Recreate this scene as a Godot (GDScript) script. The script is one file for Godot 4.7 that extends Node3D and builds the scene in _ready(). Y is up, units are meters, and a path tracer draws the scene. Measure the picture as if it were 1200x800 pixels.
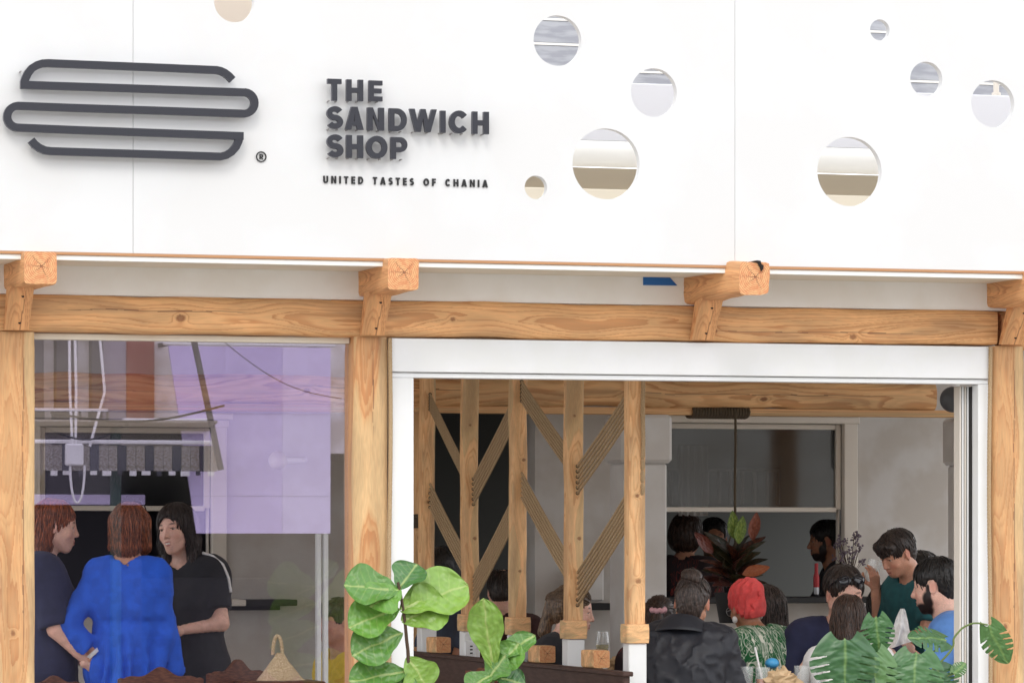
extends Node3D
# A timber-framed sandwich bar seen from across the street on an overcast day.
# x runs along the shop front (z = 0 is the face of its timber frame), y is up, the street is at +z.

const FOC := 4900.0          # focal length in pixels of the 1200 x 800 photograph
const YAW := 0.29671         # the camera looks 17 degrees to the right of the front's normal
const EYE := 1.5
var cam := Vector3(-18.5 * sin(YAW), EYE, 18.5 * cos(YAW))
var fwd := Vector3(sin(YAW), 0, -cos(YAW))
var rgt := Vector3(cos(YAW), 0, sin(YAW))
var M := {}                  # materials
var taken := {}
var jobs := []               # surfaces to mesh, side by side on all processors
var late := []               # what to do with them then

# ---------------------------------------------------------------- geometry helpers
class G:
	var v := PackedVector3Array()
	var n := PackedVector3Array()
	var uv := PackedVector2Array()
	var c := PackedColorArray()
	var ix := PackedInt32Array()
	var col := Color(1, 1, 1)

	func quad(a: Vector3, b: Vector3, cc: Vector3, d: Vector3, ua := Vector2(0, 0), ub := Vector2(1, 0), uc := Vector2(1, 1), ud := Vector2(0, 1)) -> void:
		var nn := (b - a).cross(d - a).normalized()
		var k := v.size()
		v.append_array([a, b, cc, d])
		n.append_array([nn, nn, nn, nn])
		uv.append_array([ua, ub, uc, ud])
		c.append_array([col, col, col, col])
		ix.append_array([k, k + 2, k + 1, k, k + 3, k + 2])

	func tri(a: Vector3, b: Vector3, cc: Vector3) -> void:
		var nn := (b - a).cross(cc - a).normalized()
		var k := v.size()
		v.append_array([a, b, cc])
		n.append_array([nn, nn, nn])
		uv.append_array([Vector2(a.x, a.y), Vector2(b.x, b.y), Vector2(cc.x, cc.y)])
		c.append_array([col, col, col])
		ix.append_array([k, k + 2, k + 1])

	# a box with chamfered edges
	func box(at: Vector3, size: Vector3, ch := 0.004, b := Basis()) -> void:
		var h := size * 0.5
		ch = minf(ch, minf(h.x, minf(h.y, h.z)) * 0.6)
		var f := func(x: float, y: float, z: float) -> Vector3: return at + b * Vector3(x, y, z)
		for s in [-1.0, 1.0]:
			var i := h - Vector3(ch, ch, ch)
			var q := [[-1, -1], [1, -1], [1, 1], [-1, 1]]
			if s < 0:
				q.reverse()
			var p := []
			for e in q: p.append(f.call(s * h.x, e[0] * i.y, e[1] * i.z))
			quad(p[0], p[1], p[2], p[3])
			p = []
			for e in q: p.append(f.call(e[1] * i.x, s * h.y, e[0] * i.z))
			quad(p[0], p[1], p[2], p[3])
			p = []
			for e in q: p.append(f.call(e[0] * i.x, e[1] * i.y, s * h.z))
			quad(p[0], p[1], p[2], p[3])
		if ch <= 0.0:
			return
		var i2 := h - Vector3(ch, ch, ch)
		for s in [-1.0, 1.0]:
			for t in [-1.0, 1.0]:
				# edges along x, y and z
				var e1 := [f.call(-i2.x, s * h.y, t * i2.z), f.call(i2.x, s * h.y, t * i2.z), f.call(i2.x, s * i2.y, t * h.z), f.call(-i2.x, s * i2.y, t * h.z)]
				var e2 := [f.call(s * h.x, -i2.y, t * i2.z), f.call(s * h.x, i2.y, t * i2.z), f.call(s * i2.x, i2.y, t * h.z), f.call(s * i2.x, -i2.y, t * h.z)]
				var e3 := [f.call(s * h.x, t * i2.y, -i2.z), f.call(s * h.x, t * i2.y, i2.z), f.call(s * i2.x, t * h.y, i2.z), f.call(s * i2.x, t * h.y, -i2.z)]
				if s * t < 0: e1.reverse()
				if s * t > 0: e2.reverse()
				if s * t < 0: e3.reverse()
				quad(e1[3], e1[2], e1[1], e1[0]); quad(e2[3], e2[2], e2[1], e2[0]); quad(e3[3], e3[2], e3[1], e3[0])
				for w in [-1.0, 1.0]:
					var a: Vector3 = f.call(w * h.x, s * i2.y, t * i2.z)
					var bb: Vector3 = f.call(w * i2.x, s * h.y, t * i2.z)
					var cc: Vector3 = f.call(w * i2.x, s * i2.y, t * h.z)
					if w * s * t > 0: tri(a, bb, cc)
					else: tri(a, cc, bb)

	# a grid of nu x nv points; closed across v if wrap
	func skin(p: PackedVector3Array, nu: int, nv: int, wrap := false, uvs := PackedVector2Array(), cols := PackedColorArray()) -> void:
		var k := v.size()
		var nv2 := nv + 1 if wrap else nv
		for i in nu:
			for j in nv2:
				var jj := j % nv
				var a := p[maxi(i - 1, 0) * nv + jj]
				var b := p[mini(i + 1, nu - 1) * nv + jj]
				var e: Vector3
				var f: Vector3
				if wrap:
					e = p[i * nv + (jj + nv - 1) % nv]
					f = p[i * nv + (jj + 1) % nv]
				else:
					e = p[i * nv + maxi(jj - 1, 0)]
					f = p[i * nv + mini(jj + 1, nv - 1)]
				var nn := (b - a).cross(f - e)
				if nn.length_squared() < 1e-16: nn = Vector3.UP
				v.append(p[i * nv + jj])
				n.append(nn.normalized())
				uv.append(uvs[i * nv2 + j] if uvs.size() else Vector2(float(i) / (nu - 1), float(j) / (nv2 - 1)))
				c.append(cols[i * nv + jj] if cols.size() else col)
		for i in nu - 1:
			for j in nv2 - 1:
				var q := k + i * nv2 + j
				ix.append_array([q, q + nv2 + 1, q + nv2, q, q + 1, q + nv2 + 1])

	# a tube along a path; lobes > 0 makes a laid rope of that many strands
	func tube(path: PackedVector3Array, radii: PackedFloat32Array, sides := 10, lobes := 0, pitch := 0.05, caps := true, depth := 0.22) -> void:
		var m := path.size()
		var pts := PackedVector3Array()
		var up := Vector3.UP
		var t0 := (path[1] - path[0]).normalized()
		if absf(t0.dot(up)) > 0.9: up = Vector3.RIGHT
		var side := t0.cross(up).normalized()
		var run := 0.0
		for i in m:
			var t := (path[mini(i + 1, m - 1)] - path[maxi(i - 1, 0)]).normalized()
			side = (side - t * side.dot(t)).normalized()
			var o := t.cross(side)
			if i > 0: run += path[i].distance_to(path[i - 1])
			var r := radii[mini(i, radii.size() - 1)]
			for j in sides:
				var a := TAU * j / sides
				var rr := r
				if lobes: rr = r * (1.0 - depth * 0.5 + depth * absf(cos(lobes * 0.5 * (a - TAU * run / pitch))) * 1.2)
				pts.append(path[i] + (side * cos(a) + o * sin(a)) * rr)
		skin(pts, m, sides, true)
		if caps:
			for e in [0, m - 1]:
				var ce := path[e]
				for j in sides:
					var a := pts[e * sides + j]
					var b := pts[e * sides + (j + 1) % sides]
					if e == 0: tri(ce, b, a)
					else: tri(ce, a, b)

	# profile points (radius, height) turned about y
	func lathe(prof: PackedVector2Array, sides := 24, at := Vector3.ZERO) -> void:
		var pts := PackedVector3Array()
		for q in prof:
			for j in sides:
				var a := TAU * j / sides
				pts.append(at + Vector3(q.x * sin(a), q.y, q.x * cos(a)))
		skin(pts, prof.size(), sides, true)
		for k in v.size(): pass

	# a flat outline (counter-clockwise, x y) with thickness from z0 to z1
	func extrude(poly: PackedVector2Array, z0: float, z1: float) -> void:
		if Geometry2D.is_polygon_clockwise(poly): poly.reverse()
		var t := Geometry2D.triangulate_polygon(poly)
		for i in range(0, t.size(), 3):
			var a := poly[t[i]]
			var b := poly[t[i + 1]]
			var d := poly[t[i + 2]]
			if (b - a).cross(d - a) < 0:
				var s := b
				b = d
				d = s
			tri(Vector3(a.x, a.y, z1), Vector3(b.x, b.y, z1), Vector3(d.x, d.y, z1))
			tri(Vector3(a.x, a.y, z0), Vector3(d.x, d.y, z0), Vector3(b.x, b.y, z0))
		var m := poly.size()
		for i in m:
			var a := poly[i]
			var b := poly[(i + 1) % m]
			quad(Vector3(a.x, a.y, z0), Vector3(b.x, b.y, z0), Vector3(b.x, b.y, z1), Vector3(a.x, a.y, z1))

	# a flat band of even width along a polyline, with thickness
	func band(line: PackedVector2Array, width: float, z0: float, z1: float, closed := false) -> void:
		var m := line.size()
		var l := PackedVector2Array()
		var r := PackedVector2Array()
		for i in m:
			var pa := line[(i + m - 1) % m] if closed else line[maxi(i - 1, 0)]
			var pb := line[(i + 1) % m] if closed else line[mini(i + 1, m - 1)]
			var d1 := (line[i] - pa).normalized()
			var d2 := (pb - line[i]).normalized()
			if d1 == Vector2.ZERO: d1 = d2
			if d2 == Vector2.ZERO: d2 = d1
			var nn := (d1 + d2).normalized().orthogonal()
			var k := minf(1.0 / maxf(absf(nn.dot(d1.orthogonal())), 0.2), 3.0)
			l.append(line[i] - nn * width * 0.5 * k)
			r.append(line[i] + nn * width * 0.5 * k)
		for i in (m if closed else m - 1):
			var j := (i + 1) % m
			var q := [l[i], r[i], r[j], l[j]]
			if (q[1] - q[0]).cross(q[2] - q[0]) < 0: q.reverse()
			var f := func(e: Vector2, z: float) -> Vector3: return Vector3(e.x, e.y, z)
			quad(f.call(q[0], z1), f.call(q[1], z1), f.call(q[2], z1), f.call(q[3], z1))
			quad(f.call(q[3], z0), f.call(q[2], z0), f.call(q[1], z0), f.call(q[0], z0))
			for s in [[l[i], l[j]], [r[j], r[i]]]:
				quad(f.call(s[0], z0), f.call(s[1], z0), f.call(s[1], z1), f.call(s[0], z1))
		if not closed:
			for e in [[l[0], r[0]], [r[m - 1], l[m - 1]]]:
				quad(Vector3(e[0].x, e[0].y, z0), Vector3(e[0].x, e[0].y, z1), Vector3(e[1].x, e[1].y, z1), Vector3(e[1].x, e[1].y, z0))

	func append(g: G, x: Transform3D) -> void:
		var k := v.size()
		v.append_array(x * g.v)
		var nb := x.basis.inverse().transposed()
		for e in g.n: n.append((nb * e).normalized())
		uv.append_array(g.uv)
		c.append_array(g.c)
		var flip := x.basis.determinant() < 0
		for i in range(0, g.ix.size(), 3):
			if flip: ix.append_array([g.ix[i] + k, g.ix[i + 2] + k, g.ix[i + 1] + k])
			else: ix.append_array([g.ix[i] + k, g.ix[i + 1] + k, g.ix[i + 2] + k])

	func mesh(into: ArrayMesh = null) -> ArrayMesh:
		var m := into if into else ArrayMesh.new()
		var a := []
		a.resize(Mesh.ARRAY_MAX)
		a[Mesh.ARRAY_VERTEX] = v
		a[Mesh.ARRAY_NORMAL] = n
		a[Mesh.ARRAY_TEX_UV] = uv
		a[Mesh.ARRAY_COLOR] = c
		a[Mesh.ARRAY_INDEX] = ix
		m.add_surface_from_arrays(Mesh.PRIMITIVE_TRIANGLES, a)
		return m


# splits what faces the street from the returns, so that each has its own paint
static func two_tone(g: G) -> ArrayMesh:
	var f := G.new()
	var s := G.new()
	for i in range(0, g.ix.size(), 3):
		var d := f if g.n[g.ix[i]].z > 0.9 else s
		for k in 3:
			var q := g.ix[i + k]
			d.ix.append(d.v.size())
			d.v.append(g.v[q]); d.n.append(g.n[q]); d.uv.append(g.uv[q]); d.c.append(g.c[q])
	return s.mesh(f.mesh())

# ---------------------------------------------------------------- fields of smoothly joined bones, meshed as surface nets
class Sdf:
	var A := PackedVector3Array()
	var AB := PackedVector3Array()
	var IV := PackedFloat32Array()
	var RA := PackedFloat32Array()
	var RB := PackedFloat32Array()
	var K := PackedFloat32Array()
	var T := PackedInt32Array()        # 0 bone, 1 ellipsoid
	var NEG := PackedInt32Array()
	var X: Array[Transform3D] = []
	var CUT := PackedInt32Array()
	var CP := PackedVector3Array()
	var CN := PackedVector3Array()
	var lo := Vector3(1e3, 1e3, 1e3)
	var hi := Vector3(-1e3, -1e3, -1e3)
	var pn := PackedVector3Array()     # planes that cut everything
	var po := PackedFloat32Array()
	var mode := 0
	var amp := 0.0
	var noise: FastNoiseLite
	var axis := Vector3.ZERO
	var freq := 1.0

	func grow(a: Vector3, r: float) -> void:
		lo = lo.min(a - Vector3(r, r, r))
		hi = hi.max(a + Vector3(r, r, r))

	func cap(a: Vector3, b: Vector3, ra: float, rb: float, k := 0.03, neg := 0, cut_at = null, cut_n := Vector3.ZERO) -> void:
		A.append(a); AB.append(b - a)
		IV.append(1.0 / maxf((b - a).length_squared(), 1e-9))
		RA.append(ra); RB.append(rb - ra); K.append(k); T.append(0); NEG.append(neg); X.append(Transform3D())
		CUT.append(0 if cut_at == null else 1)
		CP.append(Vector3.ZERO if cut_at == null else cut_at); CN.append(cut_n.normalized())
		if not neg:
			grow(a, ra); grow(b, rb)

	func ell(at: Vector3, r: Vector3, k := 0.02, neg := 0, b := Basis()) -> void:
		A.append(at); AB.append(Vector3.ZERO); IV.append(0); RA.append(minf(r.x, minf(r.y, r.z))); RB.append(0); K.append(k); T.append(1); NEG.append(neg)
		X.append(Transform3D(b * Basis.from_scale(r), at).affine_inverse())
		CUT.append(0); CP.append(Vector3.ZERO); CN.append(Vector3.ZERO)
		if not neg: grow(at, maxf(r.x, maxf(r.y, r.z)))

	func plane(at: Vector3, nn: Vector3) -> void:
		nn = nn.normalized()
		pn.append(nn); po.append(nn.dot(at))

	func one(i: int, p: Vector3) -> float:
		if T[i] == 0:
			var q := p - A[i]
			var t := clampf(q.dot(AB[i]) * IV[i], 0.0, 1.0)
			var e := (q - AB[i] * t).length() - RA[i] - RB[i] * t
			if CUT[i]: e = maxf(e, (p - CP[i]).dot(CN[i]))
			return e
		return ((X[i] * p).length() - 1.0) * RA[i]

	func ev(p: Vector3, ids: PackedInt32Array) -> float:
		var d := 1e3
		for i in ids:
			var e: float
			if T[i] == 0:
				var q := p - A[i]
				var t := clampf(q.dot(AB[i]) * IV[i], 0.0, 1.0)
				e = (q - AB[i] * t).length() - RA[i] - RB[i] * t
				if CUT[i]: e = maxf(e, (p - CP[i]).dot(CN[i]))
			else:
				e = ((X[i] * p).length() - 1.0) * RA[i]
			var k := K[i]
			if NEG[i]:
				e = -e
				var h := maxf(k - absf(d - e), 0.0) / k
				d = maxf(d, e) + h * h * k * 0.25
			else:
				var h := maxf(k - absf(d - e), 0.0) / k
				d = minf(d, e) - h * h * k * 0.25
		if mode and d < 0.05: d -= amp * bump(p)
		for i in pn.size(): d = maxf(d, pn[i].dot(p) - po[i])
		return d

	func bump(p: Vector3) -> float:
		match mode:
			1:
				var c := noise.get_noise_3d(p.x * freq + 30.0, p.y * freq * 0.9, p.z * freq)
				return 0.7 * noise.get_noise_3d(p.x * freq, p.y * freq * 0.8, p.z * freq) + 1.1 * maxf(0.0, 0.28 - absf(c)) * 2.0 - 0.3
			2: # strands that hang
				return noise.get_noise_3d(p.x * 900.0, p.y * 70.0, p.z * 900.0) + 0.8 * noise.get_noise_3d(p.x * 300.0 + 40.0, p.y * 30.0, p.z * 300.0)
			3: # strands that run towards a point
				var q := p - axis
				var a := atan2(q.x, q.y + 0.0001)
				return noise.get_noise_3d(a * 55.0, q.z * 60.0, q.length() * 50.0) + 0.7 * noise.get_noise_3d(a * 18.0, q.z * 30.0, 5.0)
			4: # curls
				return noise.get_noise_3d(p.x * 60.0, p.y * 30.0, p.z * 60.0) + 0.5 * noise.get_noise_3d(p.x * 240.0, p.y * 90.0, p.z * 240.0)
			5: # folds that fall from a waist at axis.y
				var q := p - axis
				var a := atan2(q.x, q.z)
				var w := smoothstep(0.02, -0.25, q.y)
				return 1.3 * sin(a * 15.0 + 3.0 * noise.get_noise_3d(p.x * 9.0, p.y * 3.0, p.z * 9.0)) * w - 0.5 * exp(-q.y * q.y * 2500.0) * smoothstep(0.21, 0.17, absf(q.x)) + (1.0 - 0.4 * w) * 0.9 * noise.get_noise_3d(p.x * freq, p.y * freq * 0.7, p.z * freq)
			6: # wrapped cloth
				var q := p - axis
				return sin(62.0 * (q.y * 1.2 + q.z * 2.4 + q.x * 0.9) + 3.0 * noise.get_noise_3d(p.x * 14.0, p.y * 14.0, p.z * 14.0)) + 0.06 * noise.get_noise_3d(p.x * 50.0, p.y * 50.0, p.z * 50.0)
		return 0.0

	# thin locks that follow the hair's surface, downwards or towards a point
	func locks(g: G, count: int, sd: int, steps: int, step: float, to_axis: bool) -> void:
		var rn := RandomNumberGenerator.new()
		rn.seed = sd
		var ids := PackedInt32Array(range(A.size()))
		var keep := mode
		mode = 0
		for q in count:
			var a := rn.randf() * TAU
			var e := rn.randf_range(-0.1, 1.35)
			var p := Vector3(sin(a) * cos(e) * 0.085, 0.045 + sin(e) * 0.092, cos(a) * cos(e) * 0.10 - 0.017)
			var path := PackedVector3Array()
			var off := rn.randf_range(0.0005, 0.0035)
			var sway := Vector3(rn.randf_range(-0.35, 0.35), 0, rn.randf_range(-0.35, 0.35))
			var ok := true
			for k in steps:
				var d := ev(p, ids)
				if d > 0.03:
					ok = k > 4
					break
				var gr := Vector3(ev(p + Vector3(0.002, 0, 0), ids) - d, ev(p + Vector3(0, 0.002, 0), ids) - d, ev(p + Vector3(0, 0, 0.002), ids) - d).normalized()
				p -= gr * (d - off)
				off += rn.randf_range(-0.0004, 0.0008)
				path.append(p)
				var f := (axis - p).normalized() if to_axis else Vector3(0, -1, 0) + sway * sin(k * 0.7 + q)
				f -= gr * f.dot(gr)
				if f.length() < 0.05: break
				p += f.normalized() * step
			if not ok or path.size() < 5: continue
			var ra := PackedFloat32Array()
			for k in path.size(): ra.append(lerpf(0.0034, 0.0012, float(k) / path.size()) * (0.4 if k == 0 else 1.0))
			var v := rn.randf_range(0.55, 1.55)
			g.col = Color(v, v * 0.98, v * 0.95)
			g.tube(path, ra, 5, 0, 0.05, false)
		mode = keep

	# adds the surface to g; paints is a list of [centre, radii, colour, softness]
	func net(g: G, cell: float, base: Color, paints := [], tone: FastNoiseLite = null) -> void:
		const B := 6
		var o := lo - Vector3(1, 1, 1) * cell * 2.5
		var s := (hi - lo) / cell + Vector3(5, 5, 5)
		var bx := int(ceil(s.x / B))
		var by := int(ceil(s.y / B))
		var bz := int(ceil(s.z / B))
		var nx := bx * B
		var ny := by * B
		var nz := bz * B
		var nxy := nx * ny
		var f := PackedFloat32Array()
		f.resize(nxy * nz)
		f.fill(1.0)
		var half := B * cell * 0.88
		var act := PackedInt32Array()
		var m := A.size()
		for cz in bz:
			for cy in by:
				for cx in bx:
					var cp := o + Vector3(cx + 0.5, cy + 0.5, cz + 0.5) * (B * cell)
					var es := PackedFloat32Array()
					es.resize(m)
					var best := 1e3
					for i in m:
						var e := one(i, cp)
						es[i] = e
						if not NEG[i] and e < best: best = e
					if best > half + 0.03: continue
					var ids := PackedInt32Array()
					for i in m:
						if NEG[i]:
							if es[i] < half + K[i]: ids.append(i)
						elif es[i] < best + 2.0 * half + K[i]: ids.append(i)
					var dc := ev(cp, ids)
					if absf(dc) > half * 1.04 + amp * 1.2 + 0.0015:
						if dc < 0.0:
							for z in B:
								for y in B:
									var r := (cz * B + z) * nxy + (cy * B + y) * nx + cx * B
									for x in B: f[r + x] = dc
						continue
					act.append_array([cx, cy, cz])
					for z in B:
						for y in B:
							var r := (cz * B + z) * nxy + (cy * B + y) * nx + cx * B
							var p := o + Vector3(cx * B, cy * B + y, cz * B + z) * cell
							for x in B:
								f[r + x] = ev(p, ids)
								p.x += cell
		var vi := PackedInt32Array()
		vi.resize(nxy * nz)
		vi.fill(-1)
		var k0 := g.v.size()
		var cells := PackedInt32Array()
		for q in range(0, act.size(), 3):
			var x1 := mini(act[q] * B + B, nx - 1)
			var y1 := mini(act[q + 1] * B + B, ny - 1)
			var z1 := mini(act[q + 2] * B + B, nz - 1)
			for z in range(maxi(act[q + 2] * B - 1, 0), z1):
				for y in range(maxi(act[q + 1] * B - 1, 0), y1):
					for x in range(maxi(act[q] * B - 1, 0), x1):
						var i := z * nxy + y * nx + x
						if vi[i] >= 0: continue
						var d0 := f[i]
						var d1 := f[i + 1]
						var d2 := f[i + nx]
						var d3 := f[i + nx + 1]
						var d4 := f[i + nxy]
						var d5 := f[i + nxy + 1]
						var d6 := f[i + nxy + nx]
						var d7 := f[i + nxy + nx + 1]
						var inside := int(d0 < 0) + int(d1 < 0) + int(d2 < 0) + int(d3 < 0) + int(d4 < 0) + int(d5 < 0) + int(d6 < 0) + int(d7 < 0)
						if inside == 0 or inside == 8: continue
						var sum := Vector3.ZERO
						var cnt := 0.0
						if (d0 < 0) != (d1 < 0): sum += Vector3(d0 / (d0 - d1), 0, 0); cnt += 1
						if (d2 < 0) != (d3 < 0): sum += Vector3(d2 / (d2 - d3), 1, 0); cnt += 1
						if (d4 < 0) != (d5 < 0): sum += Vector3(d4 / (d4 - d5), 0, 1); cnt += 1
						if (d6 < 0) != (d7 < 0): sum += Vector3(d6 / (d6 - d7), 1, 1); cnt += 1
						if (d0 < 0) != (d2 < 0): sum += Vector3(0, d0 / (d0 - d2), 0); cnt += 1
						if (d1 < 0) != (d3 < 0): sum += Vector3(1, d1 / (d1 - d3), 0); cnt += 1
						if (d4 < 0) != (d6 < 0): sum += Vector3(0, d4 / (d4 - d6), 1); cnt += 1
						if (d5 < 0) != (d7 < 0): sum += Vector3(1, d5 / (d5 - d7), 1); cnt += 1
						if (d0 < 0) != (d4 < 0): sum += Vector3(0, 0, d0 / (d0 - d4)); cnt += 1
						if (d1 < 0) != (d5 < 0): sum += Vector3(1, 0, d1 / (d1 - d5)); cnt += 1
						if (d2 < 0) != (d6 < 0): sum += Vector3(0, 1, d2 / (d2 - d6)); cnt += 1
						if (d3 < 0) != (d7 < 0): sum += Vector3(1, 1, d3 / (d3 - d7)); cnt += 1
						vi[i] = g.v.size()
						cells.append(i)
						g.v.append(o + (Vector3(x, y, z) + sum / cnt) * cell)
		var nrm := PackedVector3Array()
		nrm.resize(g.v.size() - k0)
		var steps := [[1, nx, nxy], [nx, nxy, 1], [nxy, 1, nx]]
		for i in cells:
			for st in steps:
				var d: int = st[0]
				var u: int = st[1]
				var w: int = st[2]
				if i < u + w or i + d >= f.size(): continue
				var in0 := f[i] < 0
				if in0 == (f[i + d] < 0): continue
				var a := vi[i]
				var b := vi[i - u]
				var cc := vi[i - u - w]
				var e := vi[i - w]
				if b < 0 or cc < 0 or e < 0: continue
				var nn := (g.v[b] - g.v[a]).cross(g.v[cc] - g.v[a]) + (g.v[cc] - g.v[a]).cross(g.v[e] - g.v[a])
				if in0:
					g.ix.append_array([a, cc, b, a, e, cc])
				else:
					nn = -nn
					g.ix.append_array([a, b, cc, a, cc, e])
				nrm[a - k0] += nn; nrm[b - k0] += nn; nrm[cc - k0] += nn; nrm[e - k0] += nn
		for q in nrm.size():
			g.n.append(nrm[q].normalized() if nrm[q].length_squared() > 1e-20 else Vector3.UP)
			var p := g.v[k0 + q]
			g.uv.append(Vector2(p.x, p.y))
			var cl := base
			if mode >= 2 and mode <= 4: cl = cl * clampf(0.92 + 0.75 * bump(p), 0.35, 1.7)  # relief shading put into the strand colour: grooves darker, ridges lighter
			if tone: cl = cl * (1.0 + 0.22 * tone.get_noise_3d(p.x * 160.0, p.y * 160.0, p.z * 160.0))
			for e in paints:
				var dd: float = ((p - e[0]) / e[1]).length()
				if dd < 1.0: cl = cl.lerp(e[2], 1.0 - smoothstep(1.0 - e[3], 1.0, dd))
			cl.a = 1.0
			g.c.append(cl)


# ---------------------------------------------------------------- scene helpers
func job(s: Sdf, cell: float, base: Color, paints := [], tone: FastNoiseLite = null) -> G:
	var g := G.new()
	jobs.append([s, g, cell, base, paints, tone])
	return g

func run_job(i: int) -> void:
	var j: Array = jobs[i]
	var s: Sdf = j[0]
	s.net(j[1], j[2], j[3], j[4], j[5])
	if j.size() > 6: s.locks(j[1], j[6], i + 5, j[7], 0.013, j[8])

func finish_jobs() -> void:
	var t := WorkerThreadPool.add_group_task(run_job, jobs.size(), -1, true)
	WorkerThreadPool.wait_for_group_task_completion(t)
	for f in late: f.call()
	jobs.clear()
	late.clear()

# the point of the plane z = const that the photograph shows at a pixel, for measuring where things stand
func P(px: float, py: float, z: float) -> Vector3:
	var d := fwd + rgt * ((px - 600.0) / FOC) + Vector3.UP * ((630.0 - py) / FOC)
	return cam + d * ((z - cam.z) / d.z)

func numbered(called: String) -> String:
	var k: int = taken.get(called, 0)
	taken[called] = k + 1
	return called if k == 0 else "%s_%03d" % [called, k]

func tag(o: Node, label: String, category := "", group := "", kind := "") -> Node:
	if label: o.set_meta("label", label)
	if category: o.set_meta("category", category)
	if group: o.set_meta("group", group)
	if kind: o.set_meta("kind", kind)
	return o

func thing(called: String, label: String, category: String, at := Vector3.ZERO, turn := 0.0, group := "") -> Node3D:
	var o := Node3D.new()
	o.name = numbered(called)
	add_child(o)
	o.position = at
	o.rotation.y = turn
	tag(o, label, category, group)
	return o

func put(called: String, mesh: Mesh, m: Material, parent: Node = null, at := Vector3.ZERO) -> MeshInstance3D:
	var o := MeshInstance3D.new()
	o.mesh = mesh
	if m: o.material_override = m
	o.position = at
	o.name = called if parent else numbered(called)
	(parent if parent else self).add_child(o, true)
	return o

func bx(called: String, at: Vector3, size: Vector3, m: Material, parent: Node = null, ch := 0.004, b := Basis()) -> MeshInstance3D:
	var g := G.new()
	g.box(Vector3.ZERO, size, ch, b)
	return put(called, g.mesh(), m, parent, at)

func structure(called: String, at: Vector3, size: Vector3, m: Material, ch := 0.0) -> void:
	tag(bx(called, at, size, m, null, ch), "", "", "", "structure")

func lin(r: float, g: float, b: float) -> Color:   # sRGB 0-255 to a linear colour, for vertex colours
	return Color(r / 255.0, g / 255.0, b / 255.0).srgb_to_linear()

func mat(called: String, c: Color, rough := 0.6, metal := 0.0) -> StandardMaterial3D:
	var m := StandardMaterial3D.new()
	m.resource_name = called
	m.albedo_color = c
	m.roughness = rough
	m.metallic = metal
	M[called] = m
	return m

func rgb(r: float, g: float, b: float) -> Color: return Color(r / 255.0, g / 255.0, b / 255.0)

func fnoise(seed_: int, fr := 1.0, oct := 3) -> FastNoiseLite:
	var n := FastNoiseLite.new()
	n.seed = seed_
	n.frequency = fr
	n.noise_type = FastNoiseLite.TYPE_SIMPLEX_SMOOTH
	n.fractal_octaves = oct
	if oct <= 1: n.fractal_type = FastNoiseLite.FRACTAL_NONE
	return n

# seamless noise between two colours; as a triplanar map of the given repeats per metre
func noise_tex(seed_: int, fr: float, c0: Color, c1: Color, size := 512, lo := 0.3, hi := 0.7, oct := 5) -> NoiseTexture2D:
	var t := NoiseTexture2D.new()
	t.width = size
	t.height = size
	t.seamless = true
	t.noise = fnoise(seed_, fr, oct)
	var r := Gradient.new()
	r.offsets = PackedFloat32Array([lo, hi])
	r.colors = PackedColorArray([c0, c1])
	t.color_ramp = r
	return t

func tri(m: StandardMaterial3D, scale: Vector3, albedo: Texture2D = null, height: Texture2D = null, cm := 0.1) -> StandardMaterial3D:
	m.uv1_triplanar = true
	m.uv1_scale = scale
	if albedo: m.albedo_texture = albedo
	if height:
		m.heightmap_enabled = true
		m.heightmap_texture = height
		m.heightmap_scale = cm
	return m

# ---------------------------------------------------------------- timber
func outline(w: float, h: float, n: float, cnt: int) -> PackedVector2Array:
	# evenly spaced points round a rounded rectangle (n large) or an ellipse (n = 2)
	var fine := PackedVector2Array()
	for i in 720:
		var a := TAU * i / 720.0
		fine.append(Vector2(w * 0.5 * signf(cos(a)) * pow(absf(cos(a)), 2.0 / n), h * 0.5 * signf(sin(a)) * pow(absf(sin(a)), 2.0 / n)))
	var total := 0.0
	for i in 720: total += fine[i].distance_to(fine[(i + 1) % 720])
	var out := PackedVector2Array()
	var run := 0.0
	var at := 0
	for i in cnt:
		var want := total * i / cnt
		while at < 719 and run + fine[at].distance_to(fine[at + 1]) < want:
			run += fine[at].distance_to(fine[at + 1])
			at += 1
		out.append(fine[at].lerp(fine[(at + 1) % 720], clampf((want - run) / maxf(fine[at].distance_to(fine[(at + 1) % 720]), 1e-6), 0, 1)))
	return out

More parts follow.
